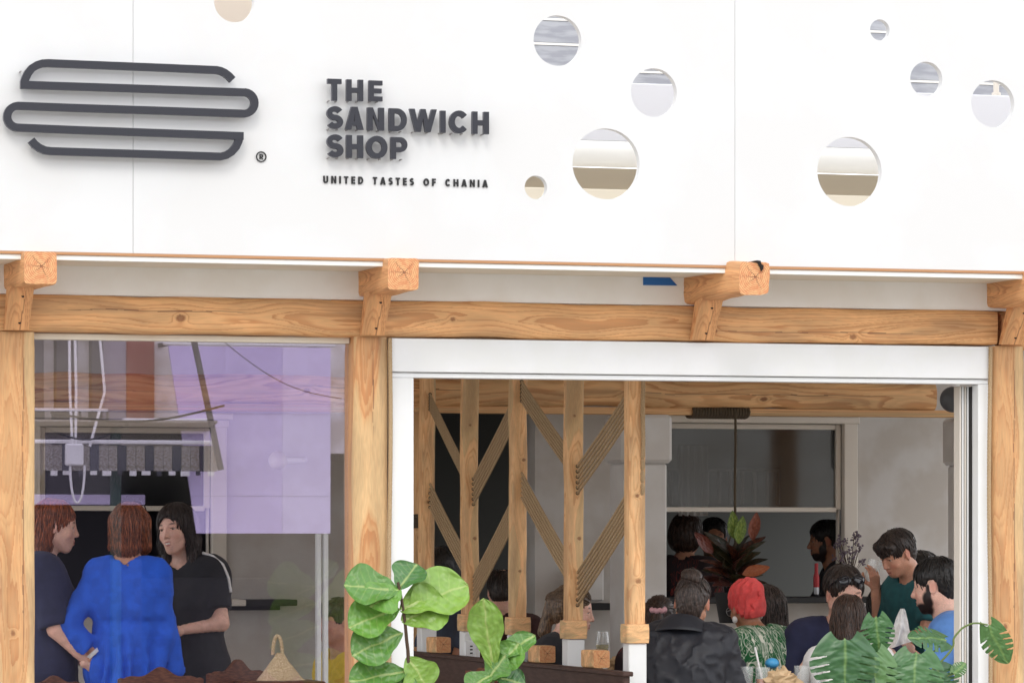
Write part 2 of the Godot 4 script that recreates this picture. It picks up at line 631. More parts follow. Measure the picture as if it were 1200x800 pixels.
# the growth rings that show on the faces of a beam of that length and section; u runs along it, v round it
func wood_image(length: float, w: float, h: float, n: float, W: int, H: int, sd: int, o := {}) -> Image:
	var ol := outline(w, h, n, H)
	var n1 := fnoise(sd, 1.0, 2)
	var n2 := fnoise(sd + 7, 1.0, 1)
	var pith: Vector2 = o.get("pith", Vector2(-0.03, 0.01))
	var ring: float = o.get("ring", 0.0075)
	var sap: float = o.get("sap", 9.0)
	var early: Color = o.get("early", rgb(214, 158, 102))
	var late: Color = o.get("late", rgb(166, 98, 52))
	var sapc: Color = o.get("sapc", rgb(205, 172, 126))
	var wander: float = o.get("wander", 0.03)
	var knots: Array = o.get("knots", [])
	var cracks: Array = o.get("cracks", [])
	var per := 0.0
	for i in H: per += ol[i].distance_to(ol[(i + 1) % H])
	var data := PackedByteArray()
	data.resize(W * H * 3)
	var py := PackedFloat32Array()
	var pz := PackedFloat32Array()
	for i in W:
		var s := length * i / W
		py.append(pith.x + wander * 1.1 * n1.get_noise_2d(s * 0.9, 3.0))
		pz.append(pith.y + wander * n1.get_noise_2d(s * 0.8, 33.0))
	for j in H:
		var q := ol[j]
		for i in W:
			var s := length * i / W
			var dy := q.x - py[i]
			var dz := q.y - pz[i]
			var r := sqrt(dy * dy + dz * dz)
			r += 0.004 * n1.get_noise_3d(s * 3.0, q.x * 30.0, q.y * 30.0)
			var kd := 0.0
			for k in knots:
				var du: float = (s - k[0]) * 0.75
				var dv: float = (fposmod(float(j) / H - k[1] + 0.5, 1.0) - 0.5) * per
				var d2: float = (du * du + dv * dv) / (k[2] * k[2])
				if d2 < 14.0:
					r += k[2] * 1.2 * exp(-d2 * 0.45)
					kd = maxf(kd, 1.0 - smoothstep(0.5, 1.1, sqrt(d2) + 0.15 * n2.get_noise_2d(s * 90.0, dv * 90.0)))
			var fr := r / ring
			fr += 0.35 * n2.get_noise_1d(fr * 0.7)
			var f := fr - floorf(fr)
			var lt := smoothstep(0.35, 0.92, f) * (1.0 - smoothstep(0.94, 1.0, f))
			lt *= 0.55 + 0.45 * n2.get_noise_1d(floorf(fr) * 3.7 + 90.0)
			var fib := n2.get_noise_2d(s * 14.0, float(j) / H * per * 900.0)
			var c := early.lerp(late, clampf(lt * 0.85 + 0.10 * fib, 0.0, 1.0))
			var sp := smoothstep(sap, sap + 0.006, r)
			if sp > 0.0: c = c.lerp(sapc.lerp(late, 0.15 * lt), sp * 0.92)
			var b := 1.0 + 0.10 * n1.get_noise_2d(s * 1.7, q.x * 12.0 + q.y * 9.0) + 0.05 * fib
			if kd > 0.0: c = c.lerp(rgb(112, 66, 38), kd * 0.6)
			for k in cracks:
				if s > k[1] and s < k[2]:
					var cd: float = absf((fposmod(float(j) / H - k[0] + 0.5, 1.0) - 0.5) * per + 0.006 * n1.get_noise_1d(s * 2.2 + k[0] * 40.0))
					var cw: float = 0.0024 * (0.75 + 0.25 * n2.get_noise_1d(s * 9.0))
					if cd < cw: c = c.lerp(rgb(84, 52, 34), 0.6 * minf(1.0, minf(s - k[1], k[2] - s) * 5.0))
			# weathering: greyer, darker patches
			var wd := smoothstep(0.12, 0.5, n1.get_noise_2d(s * 1.1 + 60.0, q.x * 7.0 - q.y * 5.0))
			c = c.lerp(rgb(150, 118, 88), wd * 0.30)
			var at := (j * W + i) * 3
			data[at] = clampi(int(c.r * b * 255.0), 0, 255)
			data[at + 1] = clampi(int(c.g * b * 255.0), 0, 255)
			data[at + 2] = clampi(int(c.b * b * 255.0), 0, 255)
	var im := Image.create_from_data(W, H, false, Image.FORMAT_RGB8, data)
	return im

func end_grain(sd: int) -> ImageTexture:
	var n := fnoise(sd, 1.0, 3)
	var S := 160
	var im := Image.create(S, S, false, Image.FORMAT_RGB8)
	var rays := []
	var rn := RandomNumberGenerator.new()
	rn.seed = sd
	for k in 6: rays.append([TAU * k / 6.0 + rn.randf_range(-0.4, 0.4), rn.randf_range(0.2, 0.6)])
	for y in S:
		for x in S:
			var q := Vector2(x / float(S) - 0.47, y / float(S) - 0.54)
			var r := q.length() + 0.012 * n.get_noise_2d(q.x * 9.0, q.y * 9.0)
			var f := fposmod(r * 17.0, 1.0)
			var c := rgb(222, 172, 122).lerp(rgb(176, 110, 68), smoothstep(0.4, 0.9, f) * 0.7)
			c = c.lerp(rgb(190, 104, 66), clampf(0.55 * n.get_noise_2d(q.x * 5.0 + 7.0, q.y * 5.0) + 0.15, 0.0, 0.6))
			for e in rays:
				var a: float = wrapf(q.angle() - e[0] - 0.25 * n.get_noise_2d(r * 12.0, e[0]), -PI, PI)
				var d := absf(a) * r
				if absf(a) < 1.0 and r < e[1]:
					c = c.lerp(rgb(52, 28, 18), (1.0 - smoothstep(0.002, 0.013 * (1.0 - r / e[1]) + 0.004, d)) * 0.55)
			im.set_pixel(x, y, c)
	return ImageTexture.create_from_image(im)

# a beam along local x, centred; n is the squareness of its section
func timber(length: float, w: float, h: float, n: float, sd: int, wob := 0.002, bend := Vector2.ZERO, taper := 1.0) -> ArrayMesh:
	var cnt := 40
	var ol := outline(w, h, n, cnt)
	var nz := fnoise(sd, 1.0, 2)
	var m := maxi(int(length / 0.07), 4)
	var pts := PackedVector3Array()
	var uvs := PackedVector2Array()
	var g := G.new()
	for i in m + 1:
		var s := float(i) / m
		var off := bend * (s * s) + Vector2(nz.get_noise_1d(s * length * 2.0), nz.get_noise_1d(s * length * 2.0 + 50.0)) * wob * 2.0
		var k := lerpf(1.0, taper, s)
		for j in cnt + 1:
			if j < cnt:
				var q := ol[j] * k
				q *= 1.0 + wob * 10.0 * nz.get_noise_3d(s * length * 2.5, q.x * 10.0, q.y * 10.0)
				if i == 0 or i == m: q *= 0.965
				pts.append(Vector3((s - 0.5) * length, q.x + off.x, q.y + off.y))
			uvs.append(Vector2(s, float(j) / cnt))
	g.skin(pts, m + 1, cnt, true, uvs)
	# the ends, slightly rounded
	var me := g.mesh()
	var e := G.new()
	for side in [0, m]:
		var ce := Vector3.ZERO
		for j in cnt: ce += pts[side * cnt + j] / cnt
		ce.x += -0.002 if side == 0 else 0.002
		for j in cnt:
			var a := pts[side * cnt + j]
			var b := pts[side * cnt + (j + 1) % cnt]
			if side == 0: e.tri(ce, b, a)
			else: e.tri(ce, a, b)
			for k in 3:
				var p := e.v[e.v.size() - 3 + k] - ce
				e.uv[e.uv.size() - 3 + k] = Vector2(0.5 + p.z / h, 0.5 + p.y / w)
	return e.mesh(me)

func put_timber(called: String, me: ArrayMesh, side: Material, parent: Node, x: Transform3D) -> MeshInstance3D:
	var o := put(called, me, null, parent)
	o.transform = x
	o.set_surface_override_material(0, side)
	o.set_surface_override_material(1, M.end_grain)
	return o

var woods := []
func wood_tex(length: float, w: float, h: float, n: float, W: int, H: int, sd: int, o := {}) -> Array: return [length, w, h, n, W, H, sd, o]

func wood_mat(called: String, spec: Array) -> void: woods.append([called, spec, null])

func run_wood(i: int) -> void:
	var a: Array = woods[i][1]
	woods[i][2] = wood_image(a[0], a[1], a[2], a[3], a[4], a[5], a[6], a[7])

func finish_woods() -> void:
	var g := WorkerThreadPool.add_group_task(run_wood, woods.size(), -1, true)
	WorkerThreadPool.wait_for_group_task_completion(g)
	for e in woods: wood_done(e[0], ImageTexture.create_from_image(e[2]))

func wood_done(called: String, t: Texture2D) -> StandardMaterial3D:
	var m := mat(called, Color.WHITE, 0.62)
	m.albedo_texture = t
	m.heightmap_enabled = true
	m.heightmap_texture = t
	m.heightmap_scale = 0.12
	return m

const UPRIGHT := Basis(Vector3(0, 1, 0), Vector3(-1, 0, 0), Vector3(0, 0, 1))   # local x -> up, y -> -x, z -> z

# ---------------------------------------------------------------- materials
func materials() -> void:
	var fine := noise_tex(11, 0.02, Color(0.35, 0.35, 0.35), Color(0.65, 0.65, 0.65))
	tri(mat("panel", rgb(214, 214, 214), 0.5), Vector3(0.45, 0.45, 0.45), noise_tex(3, 0.006, rgb(252, 251, 250), rgb(255, 255, 255)))
	tri(mat("white_metal", rgb(234, 235, 236), 0.38), Vector3(0.7, 0.7, 0.7), noise_tex(5, 0.01, rgb(252, 252, 250), rgb(255, 255, 255)))
	tri(mat("soffit", rgb(226, 218, 203), 0.7), Vector3(0.5, 0.5, 0.5), noise_tex(6, 0.008, rgb(250, 248, 245), rgb(255, 255, 255)))
	tri(mat("board", rgb(247, 244, 240), 0.75), Vector3(0.5, 0.5, 0.5), noise_tex(7, 0.008, rgb(249, 247, 244), rgb(255, 255, 255)))
	tri(mat("plaster", rgb(204, 200, 196), 0.9), Vector3(0.5, 0.5, 0.5), noise_tex(8, 0.009, rgb(240, 236, 231), rgb(255, 255, 255)), fine, 0.15)
	tri(mat("plaster_light", rgb(226, 224, 222), 0.85), Vector3(0.5, 0.5, 0.5), noise_tex(9, 0.009, rgb(246, 244, 242), rgb(255, 255, 255)), fine, 0.06)
	mat("window_paint", rgb(222, 214, 203), 0.5)
	mat("painted_darkness", rgb(38, 37, 36), 0.9)  # near-black walls: the lack of light is put into their colour
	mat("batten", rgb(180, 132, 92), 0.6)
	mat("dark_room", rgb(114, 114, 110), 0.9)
	tri(mat("dark_brown", rgb(76, 52, 45), 0.55), Vector3(1.5, 9, 1.5), noise_tex(12, 0.01, rgb(205, 195, 190), rgb(255, 255, 255)))
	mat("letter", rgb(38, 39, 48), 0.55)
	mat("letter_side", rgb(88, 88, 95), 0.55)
	mat("pin", rgb(150, 146, 144), 0.5, 0.3)
	mat("black", rgb(28, 28, 30), 0.6)
	mat("rubber", rgb(34, 33, 32), 0.8)
	tri(mat("rope", rgb(198, 176, 148), 0.9), Vector3(9, 9, 9), noise_tex(13, 0.05, rgb(190, 175, 150), rgb(255, 250, 240)))
	tri(mat("dark_rope", rgb(98, 89, 76), 0.95), Vector3(9, 9, 9), noise_tex(14, 0.05, rgb(180, 165, 150), rgb(255, 250, 240)))
	mat("hole", rgb(30, 22, 18), 0.9)
	mat("tape", rgb(32, 104, 176), 0.5)
	tri(mat("siding", rgb(176, 178, 184), 0.55, 0.0), Vector3(1, 6, 1), noise_tex(15, 0.01, rgb(226, 226, 230), rgb(255, 255, 255)))
	mat("gutter", rgb(240, 238, 232), 0.4)
	mat("parapet_paint", rgb(222, 222, 227), 0.5)
	mat("shaded_brown", rgb(186, 173, 152), 0.6)  # brown board tone that also holds the shade under the cornice
	mat("cream", rgb(236, 226, 206), 0.7)
	mat("peach", rgb(248, 234, 218), 0.75)
	tri(mat("paving", rgb(172, 168, 162), 0.85), Vector3(0.8, 0.8, 0.8), noise_tex(17, 0.02, rgb(190, 188, 184), rgb(255, 255, 255)), fine, 0.2)
	tri(mat("floor", rgb(205, 196, 184), 0.6), Vector3(0.8, 0.8, 0.8), noise_tex(18, 0.02, rgb(215, 210, 204), rgb(255, 255, 255)))
	tri(mat("asphalt", rgb(64, 63, 62), 0.9), Vector3(1.5, 1.5, 1.5), noise_tex(19, 0.06, rgb(170, 170, 170), rgb(255, 255, 255)), fine, 0.3)
	tri(mat("stucco", rgb(246, 242, 236), 0.9), Vector3(0.4, 0.4, 0.4), noise_tex(20, 0.01, rgb(220, 214, 206), rgb(255, 255, 255)), fine, 0.3)
	mat("lavender", rgb(226, 212, 244), 0.8)
	mat("lavender_dim", rgb(206, 190, 232), 0.8)
	mat("lavender_pale", rgb(236, 226, 248), 0.8)
	mat("red_shutter", rgb(138, 52, 50), 0.6)
	mat("grey_pier", rgb(70, 70, 78), 0.8)
	tri(mat("awning", rgb(176, 172, 166), 0.9), Vector3(3, 3, 3), noise_tex(22, 0.03, rgb(180, 170, 150), rgb(255, 255, 255)))
	mat("green_pole", rgb(20, 62, 50), 0.5)
	var one := Image.create(4, 4, false, Image.FORMAT_RGBA8)
	one.fill(Color.WHITE)
	var coat := mat("coated_glass", Color(0.93, 0.90, 1.0, 0.19), 0.0, 1.0)   # thin metal-oxide coat: part mirror, part clear
	coat.transparency = BaseMaterial3D.TRANSPARENCY_ALPHA
	coat.albedo_texture = ImageTexture.create_from_image(one)
	var pane := mat("pane", Color(1, 1, 1, 0.05), 0.03)
	pane.transparency = BaseMaterial3D.TRANSPARENCY_ALPHA
	var tint := mat("tinted_pane", Color(0.10, 0.11, 0.11, 0.55), 0.05)
	tint.transparency = BaseMaterial3D.TRANSPARENCY_ALPHA
	var gl := mat("tumbler", Color(0.96, 0.98, 0.98, 0.12), 0.04)
	gl.transparency = BaseMaterial3D.TRANSPARENCY_ALPHA
	mat("end_grain", Color.WHITE, 0.7).albedo_texture = end_grain(5)
	M.end_grain.heightmap_enabled = true
	M.end_grain.heightmap_texture = M.end_grain.albedo_texture
	M.end_grain.heightmap_scale = 0.3
	wood_mat("beam_wood", wood_tex(4.6, 0.16, 0.16, 9, 1536, 224, 21, {"cracks": [[0.30, 3.2, 4.3], [0.22, 0.3, 1.2]], "pith": Vector2(0.0, 0.035), "ring": 0.0085, "early": rgb(226, 174, 120), "late": rgb(182, 118, 70), "wander": 0.035,
		"knots": [[0.85, 0.27, 0.018], [2.05, 0.25, 0.010], [3.25, 0.30, 0.009], [3.9, 0.33, 0.014]]}))
	wood_mat("log_wood", wood_tex(5.0, 0.17, 0.17, 3.2, 1536, 160, 22, {"cracks": [[0.27, 0.3, 1.6], [0.22, 2.0, 3.0], [0.25, 3.5, 4.9]], "pith": Vector2(0.0, 0.02), "ring": 0.009, "early": rgb(228, 182, 130), "late": rgb(184, 124, 76), "wander": 0.05,
		"knots": [[0.9, 0.3, 0.012], [2.2, 0.26, 0.014], [2.9, 0.2, 0.012], [3.6, 0.28, 0.022], [4.2, 0.3, 0.016]]}))
	wood_mat("post_wood", wood_tex(2.4, 0.16, 0.17, 12, 640, 192, 23, {"pith": Vector2(0.006, -0.015), "cracks": [[0.26, 1.9, 2.4], [0.245, 0.2, 1.1], [0.46, 0.8, 1.9]], "ring": 0.0055, "sap": 0.108, "early": rgb(198, 150, 102), "late": rgb(170, 106, 62), "wander": 0.022}))
	wood_mat("post_wood_pale", wood_tex(2.4, 0.16, 0.17, 12, 640, 192, 29, {"pith": Vector2(0.03, 0.02), "cracks": [[0.29, 0.9, 2.4], [0.24, 0.0, 0.8]], "ring": 0.006, "sap": 0.095, "early": rgb(202, 156, 108), "late": rgb(174, 114, 70), "wander": 0.03, "knots": [[1.1, 0.22, 0.012]]}))
	wood_mat("rafter_wood", wood_tex(0.9, 0.14, 0.145, 7, 320, 192, 24, {"cracks": [[0.52, 0.0, 0.5], [0.3, 0.1, 0.6]], "pith": Vector2(0.01, 0.02), "ring": 0.008, "early": rgb(220, 164, 112), "late": rgb(182, 118, 74), "wander": 0.06, "knots": [[0.5, 0.55, 0.015]]}))
	for k in 3:
		wood_mat("slim_wood_%d" % k, wood_tex(2.0, 0.08, 0.08, 8, 640, 112, 31 + k * 3, {"pith": [Vector2(0.01, -0.01), Vector2(-0.02, 0.008), Vector2(0.004, 0.012)][k], "ring": 0.0075, "sap": 0.055, "early": rgb(234, 188, 136), "late": rgb(196, 134, 84),
			"wander": 0.03, "knots": [[[0.6, 0.3, 0.012], [1.5, 0.22, 0.009]], [[0.35, 0.25, 0.010], [1.2, 0.3, 0.012]], [[0.3, 0.26, 0.016], [0.9, 0.24, 0.012]]][k]}))
	finish_woods()
	var cloth_n := noise_tex(41, 0.35, Color(0.3, 0.3, 0.3), Color(0.7, 0.7, 0.7), 256)
	for e in [["cloth_blue", rgb(30, 92, 214)], ["cloth_navy", rgb(40, 44, 76)], ["cloth_black", rgb(36, 36, 42)], ["cloth_jacket", rgb(29, 31, 40)], ["cloth_teal", rgb(34, 92, 96)], ["cloth_sky", rgb(92, 138, 204)],
		["cloth_dark", rgb(46, 47, 54)], ["cloth_yellow", rgb(228, 186, 52)], ["cloth_rust", rgb(66, 34, 34)], ["cloth_red", rgb(236, 86, 84)], ["trouser", rgb(52, 54, 62)], ["cloth_slate", rgb(58, 66, 82)]]:
		var m := tri(mat(e[0], e[1], 0.85), Vector3(5, 5, 5), noise_tex(42, 0.012, rgb(232, 232, 234), rgb(255, 255, 255), 256), cloth_n, 0.02)
		m.rim_enabled = true
		m.rim = 0.25
	tri(mat("cloth_floral", Color.WHITE, 0.85), Vector3(4, 4, 4), floral_tex(rgb(44, 34, 38), rgb(150, 60, 56), 0.42), cloth_n, 0.05)
	tri(mat("cloth_green_print", Color.WHITE, 0.8), Vector3(3.2, 3.2, 3.2), floral_tex(rgb(10, 96, 48), rgb(236, 236, 222), 0.0), cloth_n, 0.05)
	M.cloth_jacket.roughness = 0.55
	var hair_t := noise_tex(44, 0.06, rgb(92, 84, 78), rgb(255, 250, 244), 256, 0.3, 0.7)
	for e in [["hair_black", rgb(34, 28, 27)], ["hair_brown", rgb(86, 60, 46)], ["hair_auburn", rgb(182, 100, 56)], ["hair_copper", rgb(202, 108, 60)], ["hair_darkbrown", rgb(68, 52, 45)], ["hair_grey", rgb(92, 76, 70)], ["hair_fair", rgb(140, 112, 84)]]:
		var m := tri(mat(e[0], e[1], 0.45), Vector3(11, 1.3, 11), hair_t, hair_t, 0.12)
		m.rim_enabled = true
		m.rim = 0.3
		m.vertex_color_use_as_albedo = true
	var sk := mat("skin", Color.WHITE, 0.5)
	sk.vertex_color_use_as_albedo = true
	sk.subsurf_scatter_enabled = true
	sk.subsurf_scatter_strength = 0.12
	var vc := mat("painted", Color.WHITE, 0.5)
	vc.vertex_color_use_as_albedo = true
	var ey := mat("eye", Color.WHITE, 0.12)
	ey.vertex_color_use_as_albedo = true
	var lf := mat("leaf", Color.WHITE, 0.36)
	lf.vertex_color_use_as_albedo = true
	lf.backlight_enabled = true
	lf.backlight = Color(0.18, 0.26, 0.08)
	mat("stem", rgb(92, 110, 54), 0.6)
	mat("woody_stem", rgb(74, 56, 42), 0.8)
	mat("soil", rgb(50, 38, 30), 1.0)
	mat("pot", rgb(104, 100, 96), 0.7)
	tri(mat("chair_wood", rgb(112, 66, 42), 0.45), Vector3(2, 9, 2), noise_tex(46, 0.02, rgb(190, 170, 160), rgb(255, 255, 255)))
	tri(mat("canvas", rgb(222, 196, 168), 0.9), Vector3(5, 5, 5), noise_tex(47, 0.08, rgb(205, 195, 180), rgb(255, 255, 255), 256))
	tri(mat("paper_brown", rgb(206, 178, 142), 0.85), Vector3(3, 3, 3), noise_tex(48, 0.02, rgb(225, 220, 210), rgb(255, 255, 255), 256))
	tri(mat("napkin", rgb(232, 230, 228), 0.9), Vector3(4, 4, 4), noise_tex(49, 0.03, rgb(235, 235, 236), rgb(255, 255, 255), 256))
	mat("milk", rgb(226, 222, 210), 0.4)
	var am := mat("amber_drink", Color(0.80, 0.42, 0.06, 0.75), 0.05)
	am.transparency = BaseMaterial3D.TRANSPARENCY_ALPHA
	var wi := mat("white_wine", Color(0.85, 0.80, 0.52, 0.6), 0.05)
	wi.transparency = BaseMaterial3D.TRANSPARENCY_ALPHA
	mat("toy_blue", rgb(72, 160, 214), 0.4)
	mat("red_plastic", rgb(176, 30, 40), 0.4)
	mat("sunglass", rgb(30, 30, 36), 0.08)
	mat("steel", rgb(170, 172, 176), 0.3, 0.9)

# scrolls and petals printed on cloth
func floral_tex(ground: Color, print_: Color, cut: float) -> ImageTexture:
	var n := fnoise(61, 1.0, 2)
	var S := 320
	var im := Image.create(S, S, false, Image.FORMAT_RGB8)
	for y in S:
		for x in S:
			# a torus in noise space, so that the print repeats without a seam
			var a := TAU * x / S
			var b := TAU * y / S
			var p := Vector3(cos(a) * (1.6 + 0.7 * cos(b)), sin(a) * (1.6 + 0.7 * cos(b)), 0.7 * sin(b)) * 0.31
			var w := n.get_noise_3dv(p * 0.7)
			var v := absf(sin(9.0 * n.get_noise_3dv(p + Vector3(w, w * 2.0, -w) * 1.4) + 2.0 * w))
			var big := n.get_noise_3dv(p * 0.55 + Vector3(9, 4, 2))
			var on := v < 0.44 and big > -0.35 + cut
			im.set_pixel(x, y, print_ if on else ground)
	im.generate_mipmaps()
	return ImageTexture.create_from_image(im)

# ---------------------------------------------------------------- the building
func shop_front() -> void:
	var x0 := -3.6
	var x1 := 5.2
	# --- timber frame
	var fr := thing("timber_frame", "honey-coloured squared timber beam on posts with rafter tails across the shop front", "frame", Vector3.ZERO)
	var xs := [P(19.5, 0, 0).x, P(434.5, 0, 0).x, P(1183, 0, 0).x]
	for i in 3:
		put_timber("post", timber(2.38, 0.158, 0.17, 12, 50 + i, 0.0012), [M.post_wood_pale, M.post_wood, M.post_wood_pale][i], fr, Transform3D(UPRIGHT, Vector3(xs[i], 1.19, -0.085)))
	put_timber("post", timber(2.38, 0.158, 0.17, 12, 54, 0.0012), M.post_wood, fr, Transform3D(UPRIGHT, Vector3(xs[2] + 2.9, 1.19, -0.085)))
	put_timber("beam", timber(4.7, 0.16, 0.165, 9, 60, 0.0035), M.beam_wood, fr, Transform3D(Basis(), Vector3(-0.02, 2.461, -0.075)))
	put_timber("beam", timber(3.0, 0.16, 0.165, 9, 61, 0.003), M.beam_wood, fr, Transform3D(Basis(Vector3.RIGHT, 0.4), Vector3(3.86, 2.461, -0.075)))
	put_timber("beam", timber(1.2, 0.16, 0.165, 9, 62, 0.003), M.beam_wood, fr, Transform3D(Basis(Vector3.RIGHT, 2.0), Vector3(-2.98, 2.461, -0.075)))
	var tails := [[P(47, 0, 0.46).x, 0.46, 0.0, 0.0], [P(472.5, 0, 0.47).x, 0.47, 0.0, 0.02], [P(884, 0, 0.50).x, 0.50, 0.10, 0.5], [P(1157, 0, 0.0).x + 0.073, 0.47, 0.0, 0.4], [xs[2] + 2.9, 0.47, 0.0, 0.1]]
	for i in tails.size():
		var t: Array = tails[i]
		var L: float = t[1] + 0.5
		var me := timber(L, 0.140 + 0.02 * t[3], 0.142 + 0.01 * t[3], 14.0 - 9.0 * t[3], 70 + i, 0.002 + 0.016 * t[3], Vector2(0.03 * t[3], -t[2]), 1.0 - 0.06 * t[3])
		# local x runs out towards the street
		var b := Basis(Vector3(0, 0, 1), Vector3(0, 1, 0), Vector3(-1, 0, 0))
		put_timber("rafter", me, M.rafter_wood, fr, Transform3D(b, Vector3(t[0] - t[2], 2.627 - 0.014 * t[3], t[1] - L * 0.5)))
		# the raking strut below it
		var sx: float = [P(22, 0, 0.1).x, P(441, 0, 0.1).x, P(829, 0, 0.1).x, P(1192, 0, 0.1).x, t[0]][i]
		var g := G.new()
		var hw := 0.052
		var lo_z := 0.012
		var hi_z := 0.17 if i != 3 else 0.2
		var d0 := 0.085
		var a := [Vector3(-hw, 2.385, lo_z), Vector3(hw, 2.385, lo_z), Vector3(hw, 2.385, lo_z + 0.03), Vector3(-hw, 2.385, lo_z + 0.03)]
		var c := [Vector3(-hw, 2.566, hi_z - d0), Vector3(hw, 2.566, hi_z - d0), Vector3(hw, 2.566, hi_z), Vector3(-hw, 2.566, hi_z)]
		var uv := [Vector2(0, .2), Vector2(0, .35), Vector2(0.25, .35), Vector2(0.25, .2)]
		for k in 4:
			var q := (k + 1) % 4
			g.quad(a[q], a[k], c[k], c[q], uv[0] + Vector2(k * .2, 0), uv[1] + Vector2(k * .2, 0), uv[2] + Vector2(k * .2, 0), uv[3] + Vector2(k * .2, 0))
		g.quad(a[0], a[1], a[2], a[3]); g.quad(c[3], c[2], c[1], c[0])
		var st := put("brace", g.mesh(), M.rafter_wood, fr, Vector3(sx, 0, 0))
		for h in 2:
			var sc := G.new()
			sc.lathe(PackedVector2Array([Vector2(0, 0), Vector2(0.006, 0), Vector2(0.0055, 0.003), Vector2(0, 0.002)]), 10)
			var so := put("screw", sc.mesh(), M.black, st)
			var f := 0.16 + 0.6 * h
			so.position = Vector3(0.008, lerpf(2.385, 2.566, f), lerpf(lo_z + 0.03, hi_z, f) + 0.001)
			so.rotation.x = PI / 2 - 0.6
	# the black split in the gnarled tail
	var sp := G.new()
	var s0 := P(889, 312, 0.50)
	sp.extrude(PackedVector2Array([Vector2(s0.x - 0.010, s0.y + 0.026), Vector2(s0.x + 0.006, s0.y + 0.024), Vector2(s0.x + 0.010, s0.y + 0.010), Vector2(s0.x + 0.021, s0.y + 0.004), Vector2(s0.x + 0.018, s0.y - 0.012), Vector2(s0.x + 0.010, s0.y - 0.022), Vector2(s0.x + 0.007, s0.y - 0.006), Vector2(s0.x - 0.001, s0.y + 0.006)]), 0.40, 0.512)
	put("bark_split", sp.mesh(), M.hole, fr)
	# --- white board behind the rafters, soffit, fascia batten
	var eave := thing("eave", "white boarded eave behind the rafter tails with a thin brown batten", "eave")
	bx("back_board", Vector3(0.8, 2.61, -0.02), Vector3(8.8, 0.137, 0.02), M.board, eave, 0.0)
	bx("soffit", Vector3(0.8, 2.672, 0.182), Vector3(8.8, 0.014, 0.384), M.soffit, eave, 0.0)
	bx("soffit_edge", Vector3(0.8, 2.673, 0.386), Vector3(8.8, 0.022, 0.02), M.gutter, eave, 0.002)
	bx("batten", Vector3(0.8, 2.690, 0.389), Vector3(8.8, 0.012, 0.03), M.batten, eave, 0.001)
	bx("roof", Vector3(0.8, 2.86, -2.9), Vector3(9.2, 0.12, 5.4), M.board, eave, 0.0)
	var tp := G.new()
	tp.extrude(v2s([P(754, 334, -0.006), P(794, 334.5, -0.006), P(785, 324.5, -0.006), P(754, 324, -0.006)]), 0.0, 0.003)
	var to := put("tape", tp.mesh(), M.tape, eave)
	to.position.z = -0.0095
	fascia()
	frame_opening()
	glass_bay(xs)

func v2s(l: Array) -> PackedVector2Array:
	var o := PackedVector2Array()
	for p in l: o.append(Vector2(p.x, p.y))
	return o

